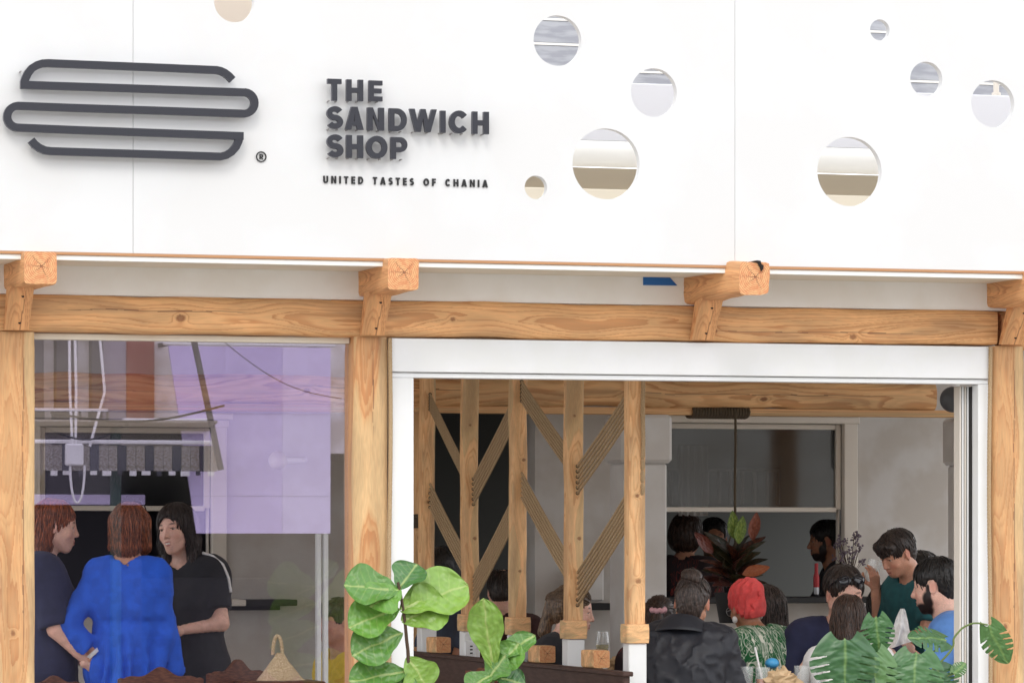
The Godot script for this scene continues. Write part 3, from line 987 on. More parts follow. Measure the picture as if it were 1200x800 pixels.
func fascia() -> void:
	var fa := thing("sign_panel", "tall white sign panel above the timber beam, pierced with round holes", "sign")
	var z := 0.38
	var seams := [-3.4, P(155.5, 0, 0.4).x, P(861.5, 0, 0.4).x, 4.9]
	var holes := [[274, 2, 24], [653.5, 47.5, 29.5], [766.5, 108.5, 28.5], [710.5, 192, 41.5], [628, 219.5, 13.8], [1031.5, 35, 12.3], [1086, 92.5, 20.3], [1164, 121.5, 27.5], [996, 201, 40.5]]
	for i in 3:
		var w: float = seams[i + 1] - seams[i] - 0.0018
		var c := CSGCombiner3D.new()
		c.name = "panel"
		fa.add_child(c, true)
		c.position = Vector3((seams[i] + seams[i + 1]) * 0.5, 3.65, z)
		var b := CSGBox3D.new()
		b.name = "sheet"
		b.size = Vector3(w, 1.906, 0.04)
		c.add_child(b, true)
		for h in holes:
			var p := P(h[0], h[1], 0.4)
			if p.x < seams[i] or p.x > seams[i + 1]: continue
			var cy := CSGCylinder3D.new()
			cy.name = "round_hole"
			cy.operation = CSGShape3D.OPERATION_SUBTRACTION
			cy.radius = h[2] / (FOC / (18.5 - 0.4 * cos(YAW) + p.x * sin(YAW)))
			cy.height = 0.2
			cy.sides = 64
			cy.rotation.x = PI / 2
			cy.position = p - c.position
			c.add_child(cy, true)
		c.material_override = M.panel
	sandwich_sign()
	# --- what stands behind the holes: the older front with its gutter and grey siding
	var old := thing("upper_wall", "grey boarded upper wall with white gutter seen through the round holes", "wall")
	var zz := -0.85
	var yb := P(710, 97, zz).y
	var ya := P(710, 166, zz).y
	bx("parapet", Vector3(0.8, (ya + yb) * 0.5, zz), Vector3(9, yb - ya, 0.06), M.parapet_paint, old)
	var gt := G.new()
	var yg := P(710, 195, zz + 0.07).y
	var prof := PackedVector3Array()
	for i in 2:
		for k in 13:
			var a := PI * k / 12.0
			prof.append(Vector3(-3.7 + i * 9.0, (ya + yg) * 0.5 + cos(a) * (ya - yg) * 0.5, zz + 0.03 + sin(a) * 0.05))
	gt.skin(prof, 2, 13)
	put("gutter", gt.mesh(), M.gutter, old)
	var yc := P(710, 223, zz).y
	bx("wall_band", Vector3(0.8, (yg + yc) * 0.5, zz - 0.03), Vector3(9, yg - yc, 0.06), M.shaded_brown, old)
	bx("flashing", Vector3(0.8, yc - 0.11, zz + 0.02), Vector3(9, 0.22, 0.10), M.cream, old)
	var pr := P(274, 0, -0.2)
	bx("cream_box", Vector3(pr.x, pr.y + 0.2, -0.3), Vector3(0.7, 0.7, 0.2), M.peach, old)
	for k in 12:
		bx("slat", Vector3(0.8, yb + 0.055 + k * 0.118, zz - 0.5), Vector3(9, 0.106, 0.03), M.siding, old, 0.003)
		bx("slat_edge", Vector3(0.8, yb + 0.055 + 0.059 + k * 0.118, zz - 0.495), Vector3(9, 0.011, 0.026), M.gutter, old, 0.0)
	bx("wall_backing", Vector3(0.8, yb + 0.75, zz - 0.56), Vector3(9, 1.9, 0.06), M.siding, old)
	var pp := P(1168, 116, zz)
	var g := G.new()
	g.lathe(PackedVector2Array([Vector2(0, 0), Vector2(0.022, 0), Vector2(0.022, 0.03), Vector2(0.014, 0.034), Vector2(0.014, 0.12), Vector2(0.02, 0.125), Vector2(0.02, 0.3), Vector2(0, 0.3)]), 16)
	tag(put("vent_pipe", g.mesh(), M.window_paint, null, Vector3(pp.x, pp.y, zz)), "short white vent pipe behind the rightmost round hole", "pipe")

func px_line(l: Array, z: float, off := Vector2.ZERO, k := 1.0) -> PackedVector2Array:
	var o := PackedVector2Array()
	for e in l:
		var p := P((e[0] + off.x) / k, (e[1] + off.y) / k, z)
		o.append(Vector2(p.x, p.y))
	return o

func arc(c: Vector2, rx: float, ry: float, a0: float, a1: float, n: int) -> Array:
	var o := []
	for i in n + 1:
		var a := deg_to_rad(lerpf(a0, a1, float(i) / n))
		o.append([c.x + rx * cos(a), c.y + ry * sin(a)])
	return o

func sandwich_sign() -> void:
	var z0 := 0.427
	var z1 := 0.452
	# the looped stroke, measured on the enlarged photograph (2.667 times)
	var l := [[727, 249], [716, 237], [703, 227], [690, 221], [676, 218]]
	l += [[500, 210.5], [300, 202.5], [150, 196.5]]
	l += [[132, 197.5], [115, 203], [99, 213], [87, 228], [79, 245], [75.5, 264]]
	var first := px_line(l, z1, Vector2.ZERO, 2.6667)
	var l2 := [[63.5, 264], [250, 270], [500, 278.5], [763, 288]]
	l2 += arc(Vector2(763, 321), 33, 33.5, -84, 84, 12)
	l2 += [[763, 354.5], [500, 345], [250, 337], [56, 329.8]]
	l2 += arc(Vector2(56, 364), 34, 34, -96, -264, 12)
	l2 += [[56, 398], [250, 406], [500, 415], [761, 424.5]]
	var l3 := [[748, 424], [746, 440], [738, 458], [724, 474], [708, 484], [690, 488.5]]
	l3 += [[500, 482], [300, 476], [158, 471.5]]
	l3 += [[140, 469], [122, 461], [107, 449.5], [97, 437]]
	var lg := thing("sandwich_logo", "dark grey looped outline of a sandwich standing off the white panel", "logo")
	var w := 9.0 / 277.0
	var outer := px_line(l2, z1, Vector2.ZERO, 2.6667)
	var third := px_line(l3, z1, Vector2.ZERO, 2.6667)
	var g := G.new()
	first[first.size() - 1] += Vector2(0, 0.012)
	third[0] -= Vector2(0, 0.012)
	g.band(first, w, z0, z1 - 0.001)
	g.band(outer, w, z0, z1)
	g.band(third, w, z0, z1 - 0.001)
	letters(put("loop_stroke", two_tone(g), null, lg))
	for e in [[62, 233], [202, 286], [392, 356], [697, 370], [146, 418], [100, 470], [622, 505], [300, 212], [560, 290], [480, 425], [240, 345], [520, 492]]:
		pin(P(e[0] / 2.6667, e[1] / 2.6667, 0.42) + Vector3(0, 0.012, 0), lg)
	# the registered mark: a ring and an R
	var rg := thing("registered_mark", "small black ringed letter R beside the sandwich logo", "sign")
	var rc := P(305.8, 183.6, 0.402)
	var gr := G.new()
	var ring := PackedVector2Array()
	for k in 28: ring.append(Vector2(rc.x + cos(TAU * k / 28.0) * 0.0205, rc.y + sin(TAU * k / 28.0) * 0.0205))
	gr.band(ring, 0.0046, 0.4005, 0.405, true)
	put("ring", gr.mesh(), M.black, rg)
	var gR := G.new()
	letter(gR, "R", Vector2(rc.x - 0.0078, rc.y - 0.011), 0.022, 0.0168, 0.0048, 0.4005, 0.405)
	put("letter", gR.mesh(), M.black, rg)
	# the shop's name in standing-off letters
	var nm := thing("shop_name", "thick dark grey letters reading THE SANDWICH SHOP on the white panel", "sign")
	var rows := [["THE", [[383, 400.5], [405, 426], [431.5, 448.5]], 92.5, 117.5, 94.5, 118], ["SANDWICH", [[382, 402.5], [403.5, 426.5], [429.5, 450.5], [454.8, 477.5], [478, 512.5], [516, 522.5], [525.5, 550], [552.5, 573.5]], 124.5, 150.5, 131, 156.5], ["SHOP", [[382, 403], [405, 426], [428, 454.5], [457, 478]], 157.5, 184, 161, 186]]
	for r in rows:
		var word: String = r[0]
		var m := word.length()
		for i in m:
			var f: float = (r[1][i][0] - r[1][0][0]) / maxf(r[1][m - 1][0] - r[1][0][0], 1.0)
			var a := P(r[1][i][0], lerpf(r[3], r[5], f), z1)
			var b := P(r[1][i][1], lerpf(r[2], r[4], f), z1)
			var gl := G.new()
			letter(gl, word[i], Vector2(a.x + (b.x - a.x) * 0.055, a.y), b.y - a.y, (b.x - a.x) * 0.93, (b.y - a.y) * 0.245, z0 + 0.003, z1)
			letters(put("letter", two_tone(gl), null, nm))
			for s in 2:
				pin(Vector3(lerpf(a.x, b.x, 0.22 + 0.5 * s), a.y + 0.006 - 0.012 * 0.5, 0.415), nm)
	# the line of small letters below it
	var tg := thing("tagline", "line of small black letters reading UNITED TASTES OF CHANIA under the name", "sign")
	var text := "UNITED TASTES OF CHANIA"
	var wid := {"I": 0.35, " ": 0.75, "N": 1.05, "D": 1.05, "O": 1.2, "A": 1.15, "C": 1.1, "H": 1.05, "U": 1.02, "S": 0.85, "T": 0.9, "E": 0.8, "F": 0.78}
	var total := 0.0
	for ch in text: total += wid[ch] + 0.62
	var pa := P(378.5, 214.5, 0.402)
	var pb := P(571.5, 219.5, 0.402)
	var unit := (pb.x - pa.x) / (total - 0.62)
	var x := pa.x
	for ch in text:
		if ch != " ":
			var gl := G.new()
			letter(gl, ch, Vector2(x, lerpf(pa.y, pb.y, (x - pa.x) / (pb.x - pa.x))), 0.0315, wid[ch] * unit, 0.0072, 0.4002, 0.406)
			put("letter", gl.mesh(), M.black, tg)
		x += (wid[ch] + 0.62) * unit

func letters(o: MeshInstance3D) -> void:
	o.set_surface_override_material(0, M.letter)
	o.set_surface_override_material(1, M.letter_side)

func pin(at: Vector3, parent: Node) -> void:
	var g := G.new()
	g.tube(PackedVector3Array([Vector3(0, 0, -0.018), Vector3(0, 0, 0.016)]), PackedFloat32Array([0.0032]), 6)
	put("pin", g.mesh(), M.pin, parent, at)

# capital letters built from bars and bands; at is the lower left corner
func letter(g: G, ch: String, at: Vector2, h: float, w: float, s: float, z0: float, z1: float) -> void:
	var bar := func(x: float, y: float, ww: float, hh: float) -> void:
		g.box(Vector3(at.x + x + ww * 0.5, at.y + y + hh * 0.5, (z0 + z1) * 0.5), Vector3(ww, hh, z1 - z0), 0.0)
	var poly := func(l: Array) -> void:
		var q := PackedVector2Array()
		for e in l: q.append(at + Vector2(e[0] * w, e[1] * h))
		g.extrude(q, z0, z1)
	var curve := func(c: Vector2, rx: float, ry: float, a0: float, a1: float, n: int) -> PackedVector2Array:
		var q := PackedVector2Array()
		for i in n + 1:
			var a := deg_to_rad(lerpf(a0, a1, float(i) / n))
			q.append(at + c + Vector2(rx * cos(a), ry * sin(a)))
		return q
	var v := s * 0.92
	match ch:
		"T":
			bar.call(0, h - v, w, v); bar.call((w - s) * 0.5, 0, s, h - v)
		"H":
			bar.call(0, 0, s, h); bar.call(w - s, 0, s, h); bar.call(s, (h - v) * 0.5, w - 2 * s, v)
		"E", "F":
			bar.call(0, 0, s, h); bar.call(s, h - v, w - s, v); bar.call(s, (h - v) * 0.5, (w - s) * 0.9, v)
			if ch == "E": bar.call(s, 0, w - s, v)
		"I":
			bar.call(0, 0, w, h) if w < s * 1.6 else bar.call((w - s) * 0.5, 0, s, h)
		"N":
			bar.call(0, 0, s, h); bar.call(w - s, 0, s, h)
			var q := s / w
			poly.call([[q, 1], [q, 1 - 1.25 * s / h], [1 - q, 0], [1 - q, 1.25 * s / h]])
		"A":
			var q := s / w * 1.1
			var cb := 0.17
			for k in 2:
				var l := [[0.5, 1], [0.5 - q * 0.52, 1], [0, 0], [q, 0], [q + 0.055, cb], [0.5, cb], [0.5, cb + v / h * 0.85], [q + 0.055 + 0.10, cb + v / h * 0.85], [0.5, 0.80]]
				if k:
					for e in l: e[0] = 1.0 - e[0]
				poly.call(l)
		"W":
			var q := s / w * 0.98
			for k in 2:
				var l := [[0, 1], [q, 1], [0.30, 0.42], [0.5 - q * 0.46, 1], [0.5, 1], [0.5, 0.62], [0.5 - 0.155 + q * 0.36, 0], [0.5 - 0.155 - q * 0.62, 0]]
				if k:
					for e in l: e[0] = 1.0 - e[0]
				poly.call(l)
		"D":
			bar.call(0, 0, s, h)
			var q := PackedVector2Array([at + Vector2(s, h - v * 0.5), at + Vector2(w * 0.44, h - v * 0.5)])
			q.append_array(curve.call(Vector2(w * 0.44, h * 0.5), w * 0.56 - s * 0.5, h * 0.5 - v * 0.5, 82, -82, 16))
			q.append_array(PackedVector2Array([at + Vector2(w * 0.44, v * 0.5), at + Vector2(s, v * 0.5)]))
			g.band(q, v, z0, z1)
		"P", "R":
			bar.call(0, 0, s, h)
			var cy := h * 0.66
			var ry := h - cy - v * 0.5
			var q := PackedVector2Array([at + Vector2(s, h - v * 0.5), at + Vector2(w * 0.56, h - v * 0.5)])
			q.append_array(curve.call(Vector2(w * 0.56, cy), w * 0.44 - s * 0.5, ry, 80, -80, 12))
			q.append_array(PackedVector2Array([at + Vector2(w * 0.56, cy - ry), at + Vector2(s, cy - ry)]))
			g.band(q, v, z0, z1)
			if ch == "R": poly.call([[0.42, 0.30], [0.42 + s / w * 1.15, 0.30], [1.0, 0], [1.0 - s / w * 1.2, 0]])
		"O":
			g.band(curve.call(Vector2(w * 0.5, h * 0.5), w * 0.5 - s * 0.5, h * 0.5 - s * 0.46, 0, 345, 23), s, z0, z1, true)
		"C":
			g.band(curve.call(Vector2(w * 0.5, h * 0.5), w * 0.5 - s * 0.5, h * 0.5 - s * 0.46, 38, 322, 20), s, z0, z1)
		"U":
			var q := PackedVector2Array([at + Vector2(s * 0.5, h)])
			q.append_array(curve.call(Vector2(w * 0.5, w * 0.5), w * 0.5 - s * 0.5, w * 0.5 - s * 0.5, 180, 360, 14))
			q.append(at + Vector2(w - s * 0.5, h))
			g.band(q, s, z0, z1)
		"S":
			var r := (h - s) * 0.25
			var rx := w * 0.5 - s * 0.5
			var q: PackedVector2Array = curve.call(Vector2(w * 0.5, h - s * 0.5 - r), rx, r, 24, 262, 18)
			q.append_array(curve.call(Vector2(w * 0.5, s * 0.5 + r), rx, r, 82, -156, 18))
			g.band(q, s * 0.96, z0, z1)

func frame_opening() -> void:
	var f := thing("white_door_frame", "white metal frame of the wide open folding front", "door frame")
	var z := -0.05
	var xa := P(458.5, 0, 0).x
	var xb := P(482, 0, z).x
	var xc := P(1143, 0, z).x
	var xd := P(1160.5, 0, 0).x
	bx("header", Vector3((xa + xd) * 0.5, 2.302, z), Vector3(xd - xa, 0.148, 0.10), M.white_metal, f, 0.003)
	bx("track", Vector3((xa + xd) * 0.5, 2.2145, z - 0.008), Vector3(xd - xa - 0.004, 0.021, 0.085), M.white_metal, f, 0.002)
	bx("jamb", Vector3((xa + xb) * 0.5, 1.1015, z - 0.006), Vector3(xb - xa, 2.203, 0.088), M.white_metal, f, 0.003)
	bx("jamb", Vector3((xc + xd) * 0.5, 1.1015, z - 0.006), Vector3(xd - xc, 2.203, 0.088), M.white_metal, f, 0.003)
	# folded leaves stacked at the right jamb
	var fd := thing("folded_doors", "thin white door leaves folded in a stack beside the right jamb", "door")
	for k in 4:
		bx("leaf", Vector3(xc - 0.010 - k * 0.0125, 1.10, z - 0.09), Vector3(0.0088, 2.196, 0.07), [M.white_metal, M.window_paint, M.white_metal, M.window_paint][k], fd, 0.002)
		if k < 3: bx("seal", Vector3(xc - 0.0162 - k * 0.0125, 1.10, z - 0.092), Vector3(0.0032, 2.19, 0.06), M.rubber, fd, 0.0)
	bx("filler", Vector3(xc - 0.022, 1.10, z - 0.135), Vector3(0.044, 2.19, 0.012), M.window_paint, fd, 0.0)
	bx("filler", Vector3(xc - 0.003, 1.10, z - 0.07), Vector3(0.004, 2.19, 0.08), M.rubber, fd, 0.0)
	# the ropes that run down beside the posts
	for e in [[456.6, "twisted jute rope running down beside the middle post", 0.0], [1160.5, "twisted jute rope running down beside the right post", 1.0]]:
		var g := G.new()
		var path := PackedVector3Array()
		var x: float = P(e[0], 0, 0.012).x
		for k in 330:
			path.append(Vector3(x + 0.004 * sin(k * 0.03 + e[2] * 2.0), 2.375 - k * 0.0072, 0.012))
		g.tube(path, PackedFloat32Array([0.0088]), 12, 3, 0.05)
		tag(put("rope", g.mesh(), M.rope), e[1], "rope", "")
	# the ball lamp hanging at the right jamb
	var bl := thing("ball_lamp", "dark grey ball lamp hanging from a white cap by the right jamb", "lamp", P(1117, 468, -0.75))
	var gb := G.new()
	var prof := PackedVector2Array()
	for k in 15: prof.append(Vector2(sin(PI * k / 14.0) * 0.062, -cos(PI * k / 14.0) * 0.062))
	gb.lathe(prof, 28)
	put("ball", gb.mesh(), mat("ball_grey", rgb(70, 72, 76), 0.5), bl)
	var gc := G.new()
	gc.lathe(PackedVector2Array([Vector2(0, 0.06), Vector2(0.022, 0.06), Vector2(0.022, 0.2), Vector2(0, 0.2)]), 20)
	put("cap", gc.mesh(), M.white_metal, bl, Vector3(0.012, 0, 0))
	var gw := G.new()
	gw.tube(PackedVector3Array([Vector3(0.012, 0.19, 0), Vector3(0.012, 1.0, 0)]), PackedFloat32Array([0.004]), 8)
	put("cord", gw.mesh(), M.rubber, bl)

func glass_bay(xs: Array) -> void:
	var w := thing("glass_panel", "large fixed glass panel between the left and middle posts, mirroring the street", "window")
	var xa: float = xs[0] + 0.079
	var xb: float = xs[1] - 0.079
	bx("head_rail", Vector3((xa + xb) * 0.5, 2.365, -0.09), Vector3(xb - xa, 0.026, 0.05), M.soffit, w, 0.002)
	bx("pane", Vector3((xa + xb) * 0.5, 1.20, -0.09), Vector3(xb - xa - 0.004, 2.30, 0.008), M.coated_glass, w, 0.0)
	bx("sill_rail", Vector3((xa + xb) * 0.5, 0.025, -0.09), Vector3(xb - xa, 0.05, 0.05), M.white_metal, w, 0.002)

# ---------------------------------------------------------------- the room behind
func veranda() -> void:
	var zb := -5.3
	# back wall with its openings
	var wl := thing("back_wall", "grey plastered back wall of the veranda with windows and a dark doorway", "wall")
	var ops := []   # [x0, x1, y0, y1]
	ops.append([P(28, 0, zb).x, P(264, 0, zb).x, 1.15, 2.16])
	ops.append([P(500, 0, zb).x, P(627, 0, zb).x, 0.0, 2.24])
	ops.append([P(742, 0, zb).x, P(1003, 0, zb).x, 1.15, 2.21])
	var cur := -4.2
	for i in 4:
		var x1: float = ops[i][0] if i < 3 else 5.6
		bx("plaster", Vector3((cur + x1) * 0.5, 1.4, zb - 0.12), Vector3(x1 - cur, 2.8, 0.24), M.plaster, wl, 0.0)
		if i < 3:
			var o: Array = ops[i]
			bx("plaster", Vector3((o[0] + o[1]) * 0.5, (o[3] + 2.8) * 0.5, zb - 0.12), Vector3(o[1] - o[0], 2.8 - o[3], 0.24), M.plaster, wl, 0.0)
			if o[2] > 0.0: bx("plaster", Vector3((o[0] + o[1]) * 0.5, o[2] * 0.5, zb - 0.12), Vector3(o[1] - o[0], o[2], 0.24), M.plaster, wl, 0.0)
			cur = o[1]
	# the room behind it, its left part painted near-black for its darkness
	var rm := thing("inner_room", "dim back room seen through the windows", "room")
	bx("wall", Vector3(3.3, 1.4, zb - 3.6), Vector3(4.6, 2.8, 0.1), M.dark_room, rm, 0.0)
	bx("wall", Vector3(-1.6, 1.4, zb - 3.6), Vector3(5.2, 2.8, 0.1), M.painted_darkness, rm, 0.0)
	bx("wall", Vector3(-4.15, 1.4, zb - 1.9), Vector3(0.1, 2.8, 3.3), M.painted_darkness, rm, 0.0)
	bx("wall", Vector3(0.96, 1.4, zb - 1.9), Vector3(0.06, 2.8, 3.3), M.painted_darkness, rm, 0.0)
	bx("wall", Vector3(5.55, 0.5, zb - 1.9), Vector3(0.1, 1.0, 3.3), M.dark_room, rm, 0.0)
	bx("wall", Vector3(5.55, 2.5, zb - 1.9), Vector3(0.1, 0.6, 3.3), M.dark_room, rm, 0.0)  # unseen opening between these two walls, added to let daylight in
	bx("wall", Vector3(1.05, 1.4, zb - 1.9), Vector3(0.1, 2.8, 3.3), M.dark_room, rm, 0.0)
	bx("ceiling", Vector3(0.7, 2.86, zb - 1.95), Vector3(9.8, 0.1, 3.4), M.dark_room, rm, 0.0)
	# windows: casing, frame, meeting rail, pane
	for i in [0, 2]:
		var o: Array = ops[i]
		var wn := thing("sash_window", ["white painted sash window behind the three standing women", "white painted sash window behind the hanging red-leaved plant"][i / 2], "window")
		var cw := 0.085
		var zc := zb + 0.012
		bx("casing", Vector3(o[1] - cw * 0.5, (o[2] + o[3]) * 0.5, zc), Vector3(cw, o[3] - o[2], 0.05), M.window_paint, wn)
		bx("casing", Vector3(o[0] + cw * 0.5, (o[2] + o[3]) * 0.5, zc), Vector3(cw, o[3] - o[2], 0.05), M.window_paint, wn)
		bx("casing", Vector3((o[0] + o[1]) * 0.5, o[3] - 0.02, zc + 0.004), Vector3(o[1] - o[0] + 0.02, 0.04, 0.06), M.window_paint, wn)
		bx("casing", Vector3((o[0] + o[1]) * 0.5, o[3] + 0.022, zc + 0.012), Vector3(o[1] - o[0] + 0.06, 0.036, 0.08), M.window_paint, wn)
		bx("sill", Vector3((o[0] + o[1]) * 0.5, o[2] - 0.012, zc + 0.10), Vector3(o[1] - o[0] + 0.1, 0.035, 0.36), M.black if i == 2 else M.window_paint, wn)
		var a: float = o[0] + cw + 0.002
		var b: float = o[1] - cw - 0.002
		var top: float = o[3] - 0.042
		var rail := P(880, 597, zb).y
		for s in [a + 0.016, b - 0.016]:
			bx("stile", Vector3(s, (top + rail) * 0.5, zb - 0.03), Vector3(0.032, top - rail, 0.04), M.window_paint, wn)
		bx("top_rail", Vector3((a + b) * 0.5, top - 0.016, zb - 0.032), Vector3(b - a - 0.064, 0.032, 0.036), M.window_paint, wn)
		bx("meeting_rail", Vector3((a + b) * 0.5, rail, zb - 0.028), Vector3(b - a - 0.064, 0.028, 0.05), M.window_paint, wn)
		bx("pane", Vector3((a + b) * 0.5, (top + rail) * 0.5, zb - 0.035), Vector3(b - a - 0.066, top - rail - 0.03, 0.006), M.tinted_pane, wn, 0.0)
		bx("parting_bead", Vector3(b - 0.006, (rail + o[2]) * 0.5, zb - 0.05), Vector3(0.012, rail - o[2], 0.04), M.window_paint, wn)
		if i == 2:
			# a curtain and slats hang behind the upper pane
			var cu := thing("pale_curtain", "narrow pale curtain hanging behind the upper window pane", "curtain", Vector3(P(812, 0, zb - 0.5).x, 0, zb - 0.5))
			var g := G.new()
			var pts := PackedVector3Array()
			for r in 2:
				for k in 31: pts.append(Vector3(-0.09 + k * 0.006, 2.05 - r * 0.42, 0.018 * sin(k * 0.9)))
			g.skin(pts, 2, 31)
			put("cloth", g.mesh(), M.plaster_light, cu)
			var rn := RandomNumberGenerator.new()
			rn.seed = 4
			var rk := thing("slatted_screen", "low slatted screen behind the window pane", "screen", Vector3(P(840, 0, zb - 0.6).x, 0, zb - 0.6))
			for k in 11:
				bx("slat", Vector3(-0.36 + k * 0.075 + rn.randf_range(-0.008, 0.008), 1.80, 0), Vector3(0.022, 0.20, 0.014), M.plaster, rk, 0.003)
			bx("rail", Vector3(0, 1.905, 0), Vector3(0.8, 0.02, 0.02), M.plaster, rk, 0.003)
	# log over columns
	var lg := thing("log_beam", "rough rounded log resting on the white columns across the veranda", "beam", Vector3(0.55, 0, -4.4))
	var yl := P(800, 461.5, -4.4).y
	put_timber("log", timber(6.6, 0.158, 0.17, 3.2, 90, 0.006), M.log_wood, lg, Transform3D(Basis(), Vector3(0, yl, 0)))
	bx("plank", Vector3(0.9, yl - 0.098, -0.02), Vector3(5.6, 0.04, 0.12), M.slim_wood_0, lg)
	for e in [[742, 480, 78, "white square column with a block capital, left of the window"], [1139, 484, 78, "white square column beside the folded doors"], [90, 478, 78, "white square column behind the three standing women"]]:
		if e[0] == 90: continue
		var co := thing("column", e[3], "column", Vector3(P(e[0] + 6, 0, -4.45).x, 0, -4.45))
		var yt: float = yl - 0.12
		bx("shaft", Vector3(0, (yt - 0.27) * 0.5, 0), Vector3(0.255, yt - 0.27, 0.255), M.plaster_light, co, 0.012)
		bx("capital", Vector3(0, yt - 0.135, 0), Vector3(0.30, 0.27, 0.32), M.plaster_light, co, 0.02)
	# rope lashed on the log, and the rope that carries the plant
	var rl := thing("rope_lashing", "dark rope wound round the log above the hanging plant", "rope", Vector3(P(850, 0, -4.3).x, yl - 0.098, -4.42))
	for k in 20:
		var g := G.new()
		var path := PackedVector3Array()
		for q in 13:
			var a := TAU * q / 12.0
			path.append(Vector3(-0.165 + k * 0.017, cos(a) * 0.031, sin(a) * 0.075))
		g.tube(path, PackedFloat32Array([0.0095]), 8, 3, 0.04, false)
		put("turn", g.mesh(), M.dark_rope, rl)
	var hg := G.new()
	var hp := PackedVector3Array()
	for k in 90: hp.append(Vector3(0.002 * sin(k * 0.1), -k * 0.0095, 0))
	hg.tube(hp, PackedFloat32Array([0.007]), 9, 3, 0.04)
	tag(put("hanging_rope", hg.mesh(), M.dark_rope, null, Vector3(P(859, 0, -4.3).x, yl - 0.10, -4.26)), "thin dark rope hanging from the log to the red-leaved plant", "rope")
	# globe lamp on a white arm
	var gp := P(325, 539, -5.2)
	var gl := thing("globe_lamp", "small white globe lamp on a short arm behind the glass panel", "lamp", gp)
	var s := G.new()
	var prof := PackedVector2Array()
	for k in 15: prof.append(Vector2(sin(PI * k / 14.0) * 0.052, -cos(PI * k / 14.0) * 0.052))
	s.lathe(prof, 24)
	put("globe", s.mesh(), M.milk, gl)
	var ar := G.new()
	ar.tube(PackedVector3Array([Vector3(0.05, 0, 0), Vector3(0.14, 0, 0), Vector3(0.16, 0, -0.02), Vector3(0.16, 0, -0.1)]), PackedFloat32Array([0.018, 0.016, 0.016, 0.016]), 14)
	put("arm", ar.mesh(), M.white_metal, gl)
	# the narrow dark shelf on the left part of the back wall
	var sp := P(305, 706, -5.1)
	var sh := thing("wall_shelf", "thin dark shelf on the grey wall behind the glass panel", "shelf", Vector3(sp.x, sp.y, -5.17))
	bx("board", Vector3.ZERO, Vector3(0.40, 0.035, 0.25), M.black, sh)
	bx("bracket", Vector3(0, -0.03, -0.09), Vector3(0.3, 0.03, 0.03), M.black, sh)
	var hp2 := P(693, 684, -5.2)
	var he := thing("wall_heater", "small white box above a dark ledge on the wall behind the rope screen", "heater", hp2)
	bx("case", Vector3.ZERO, Vector3(0.13, 0.2, 0.08), M.plaster_light, he, 0.01)
	bx("ledge", Vector3(0, -0.13, 0.02), Vector3(0.2, 0.04, 0.14), M.black, he)
	# white double post seen through the glass, with its shoe
	var wp := P(377, 625, -1.3)
	var dp := thing("white_twin_post", "pair of slim white metal posts at the right of the glass panel", "post", Vector3(wp.x, 0, -1.3))
	for k in 2: bx("post", Vector3(-0.018 + k * 0.034, wp.y * 0.5, 0), Vector3(0.024, wp.y, 0.03), M.white_metal, dp)
	bx("foot", Vector3(0, 0.006, 0), Vector3(0.12, 0.012, 0.1), M.white_metal, dp)

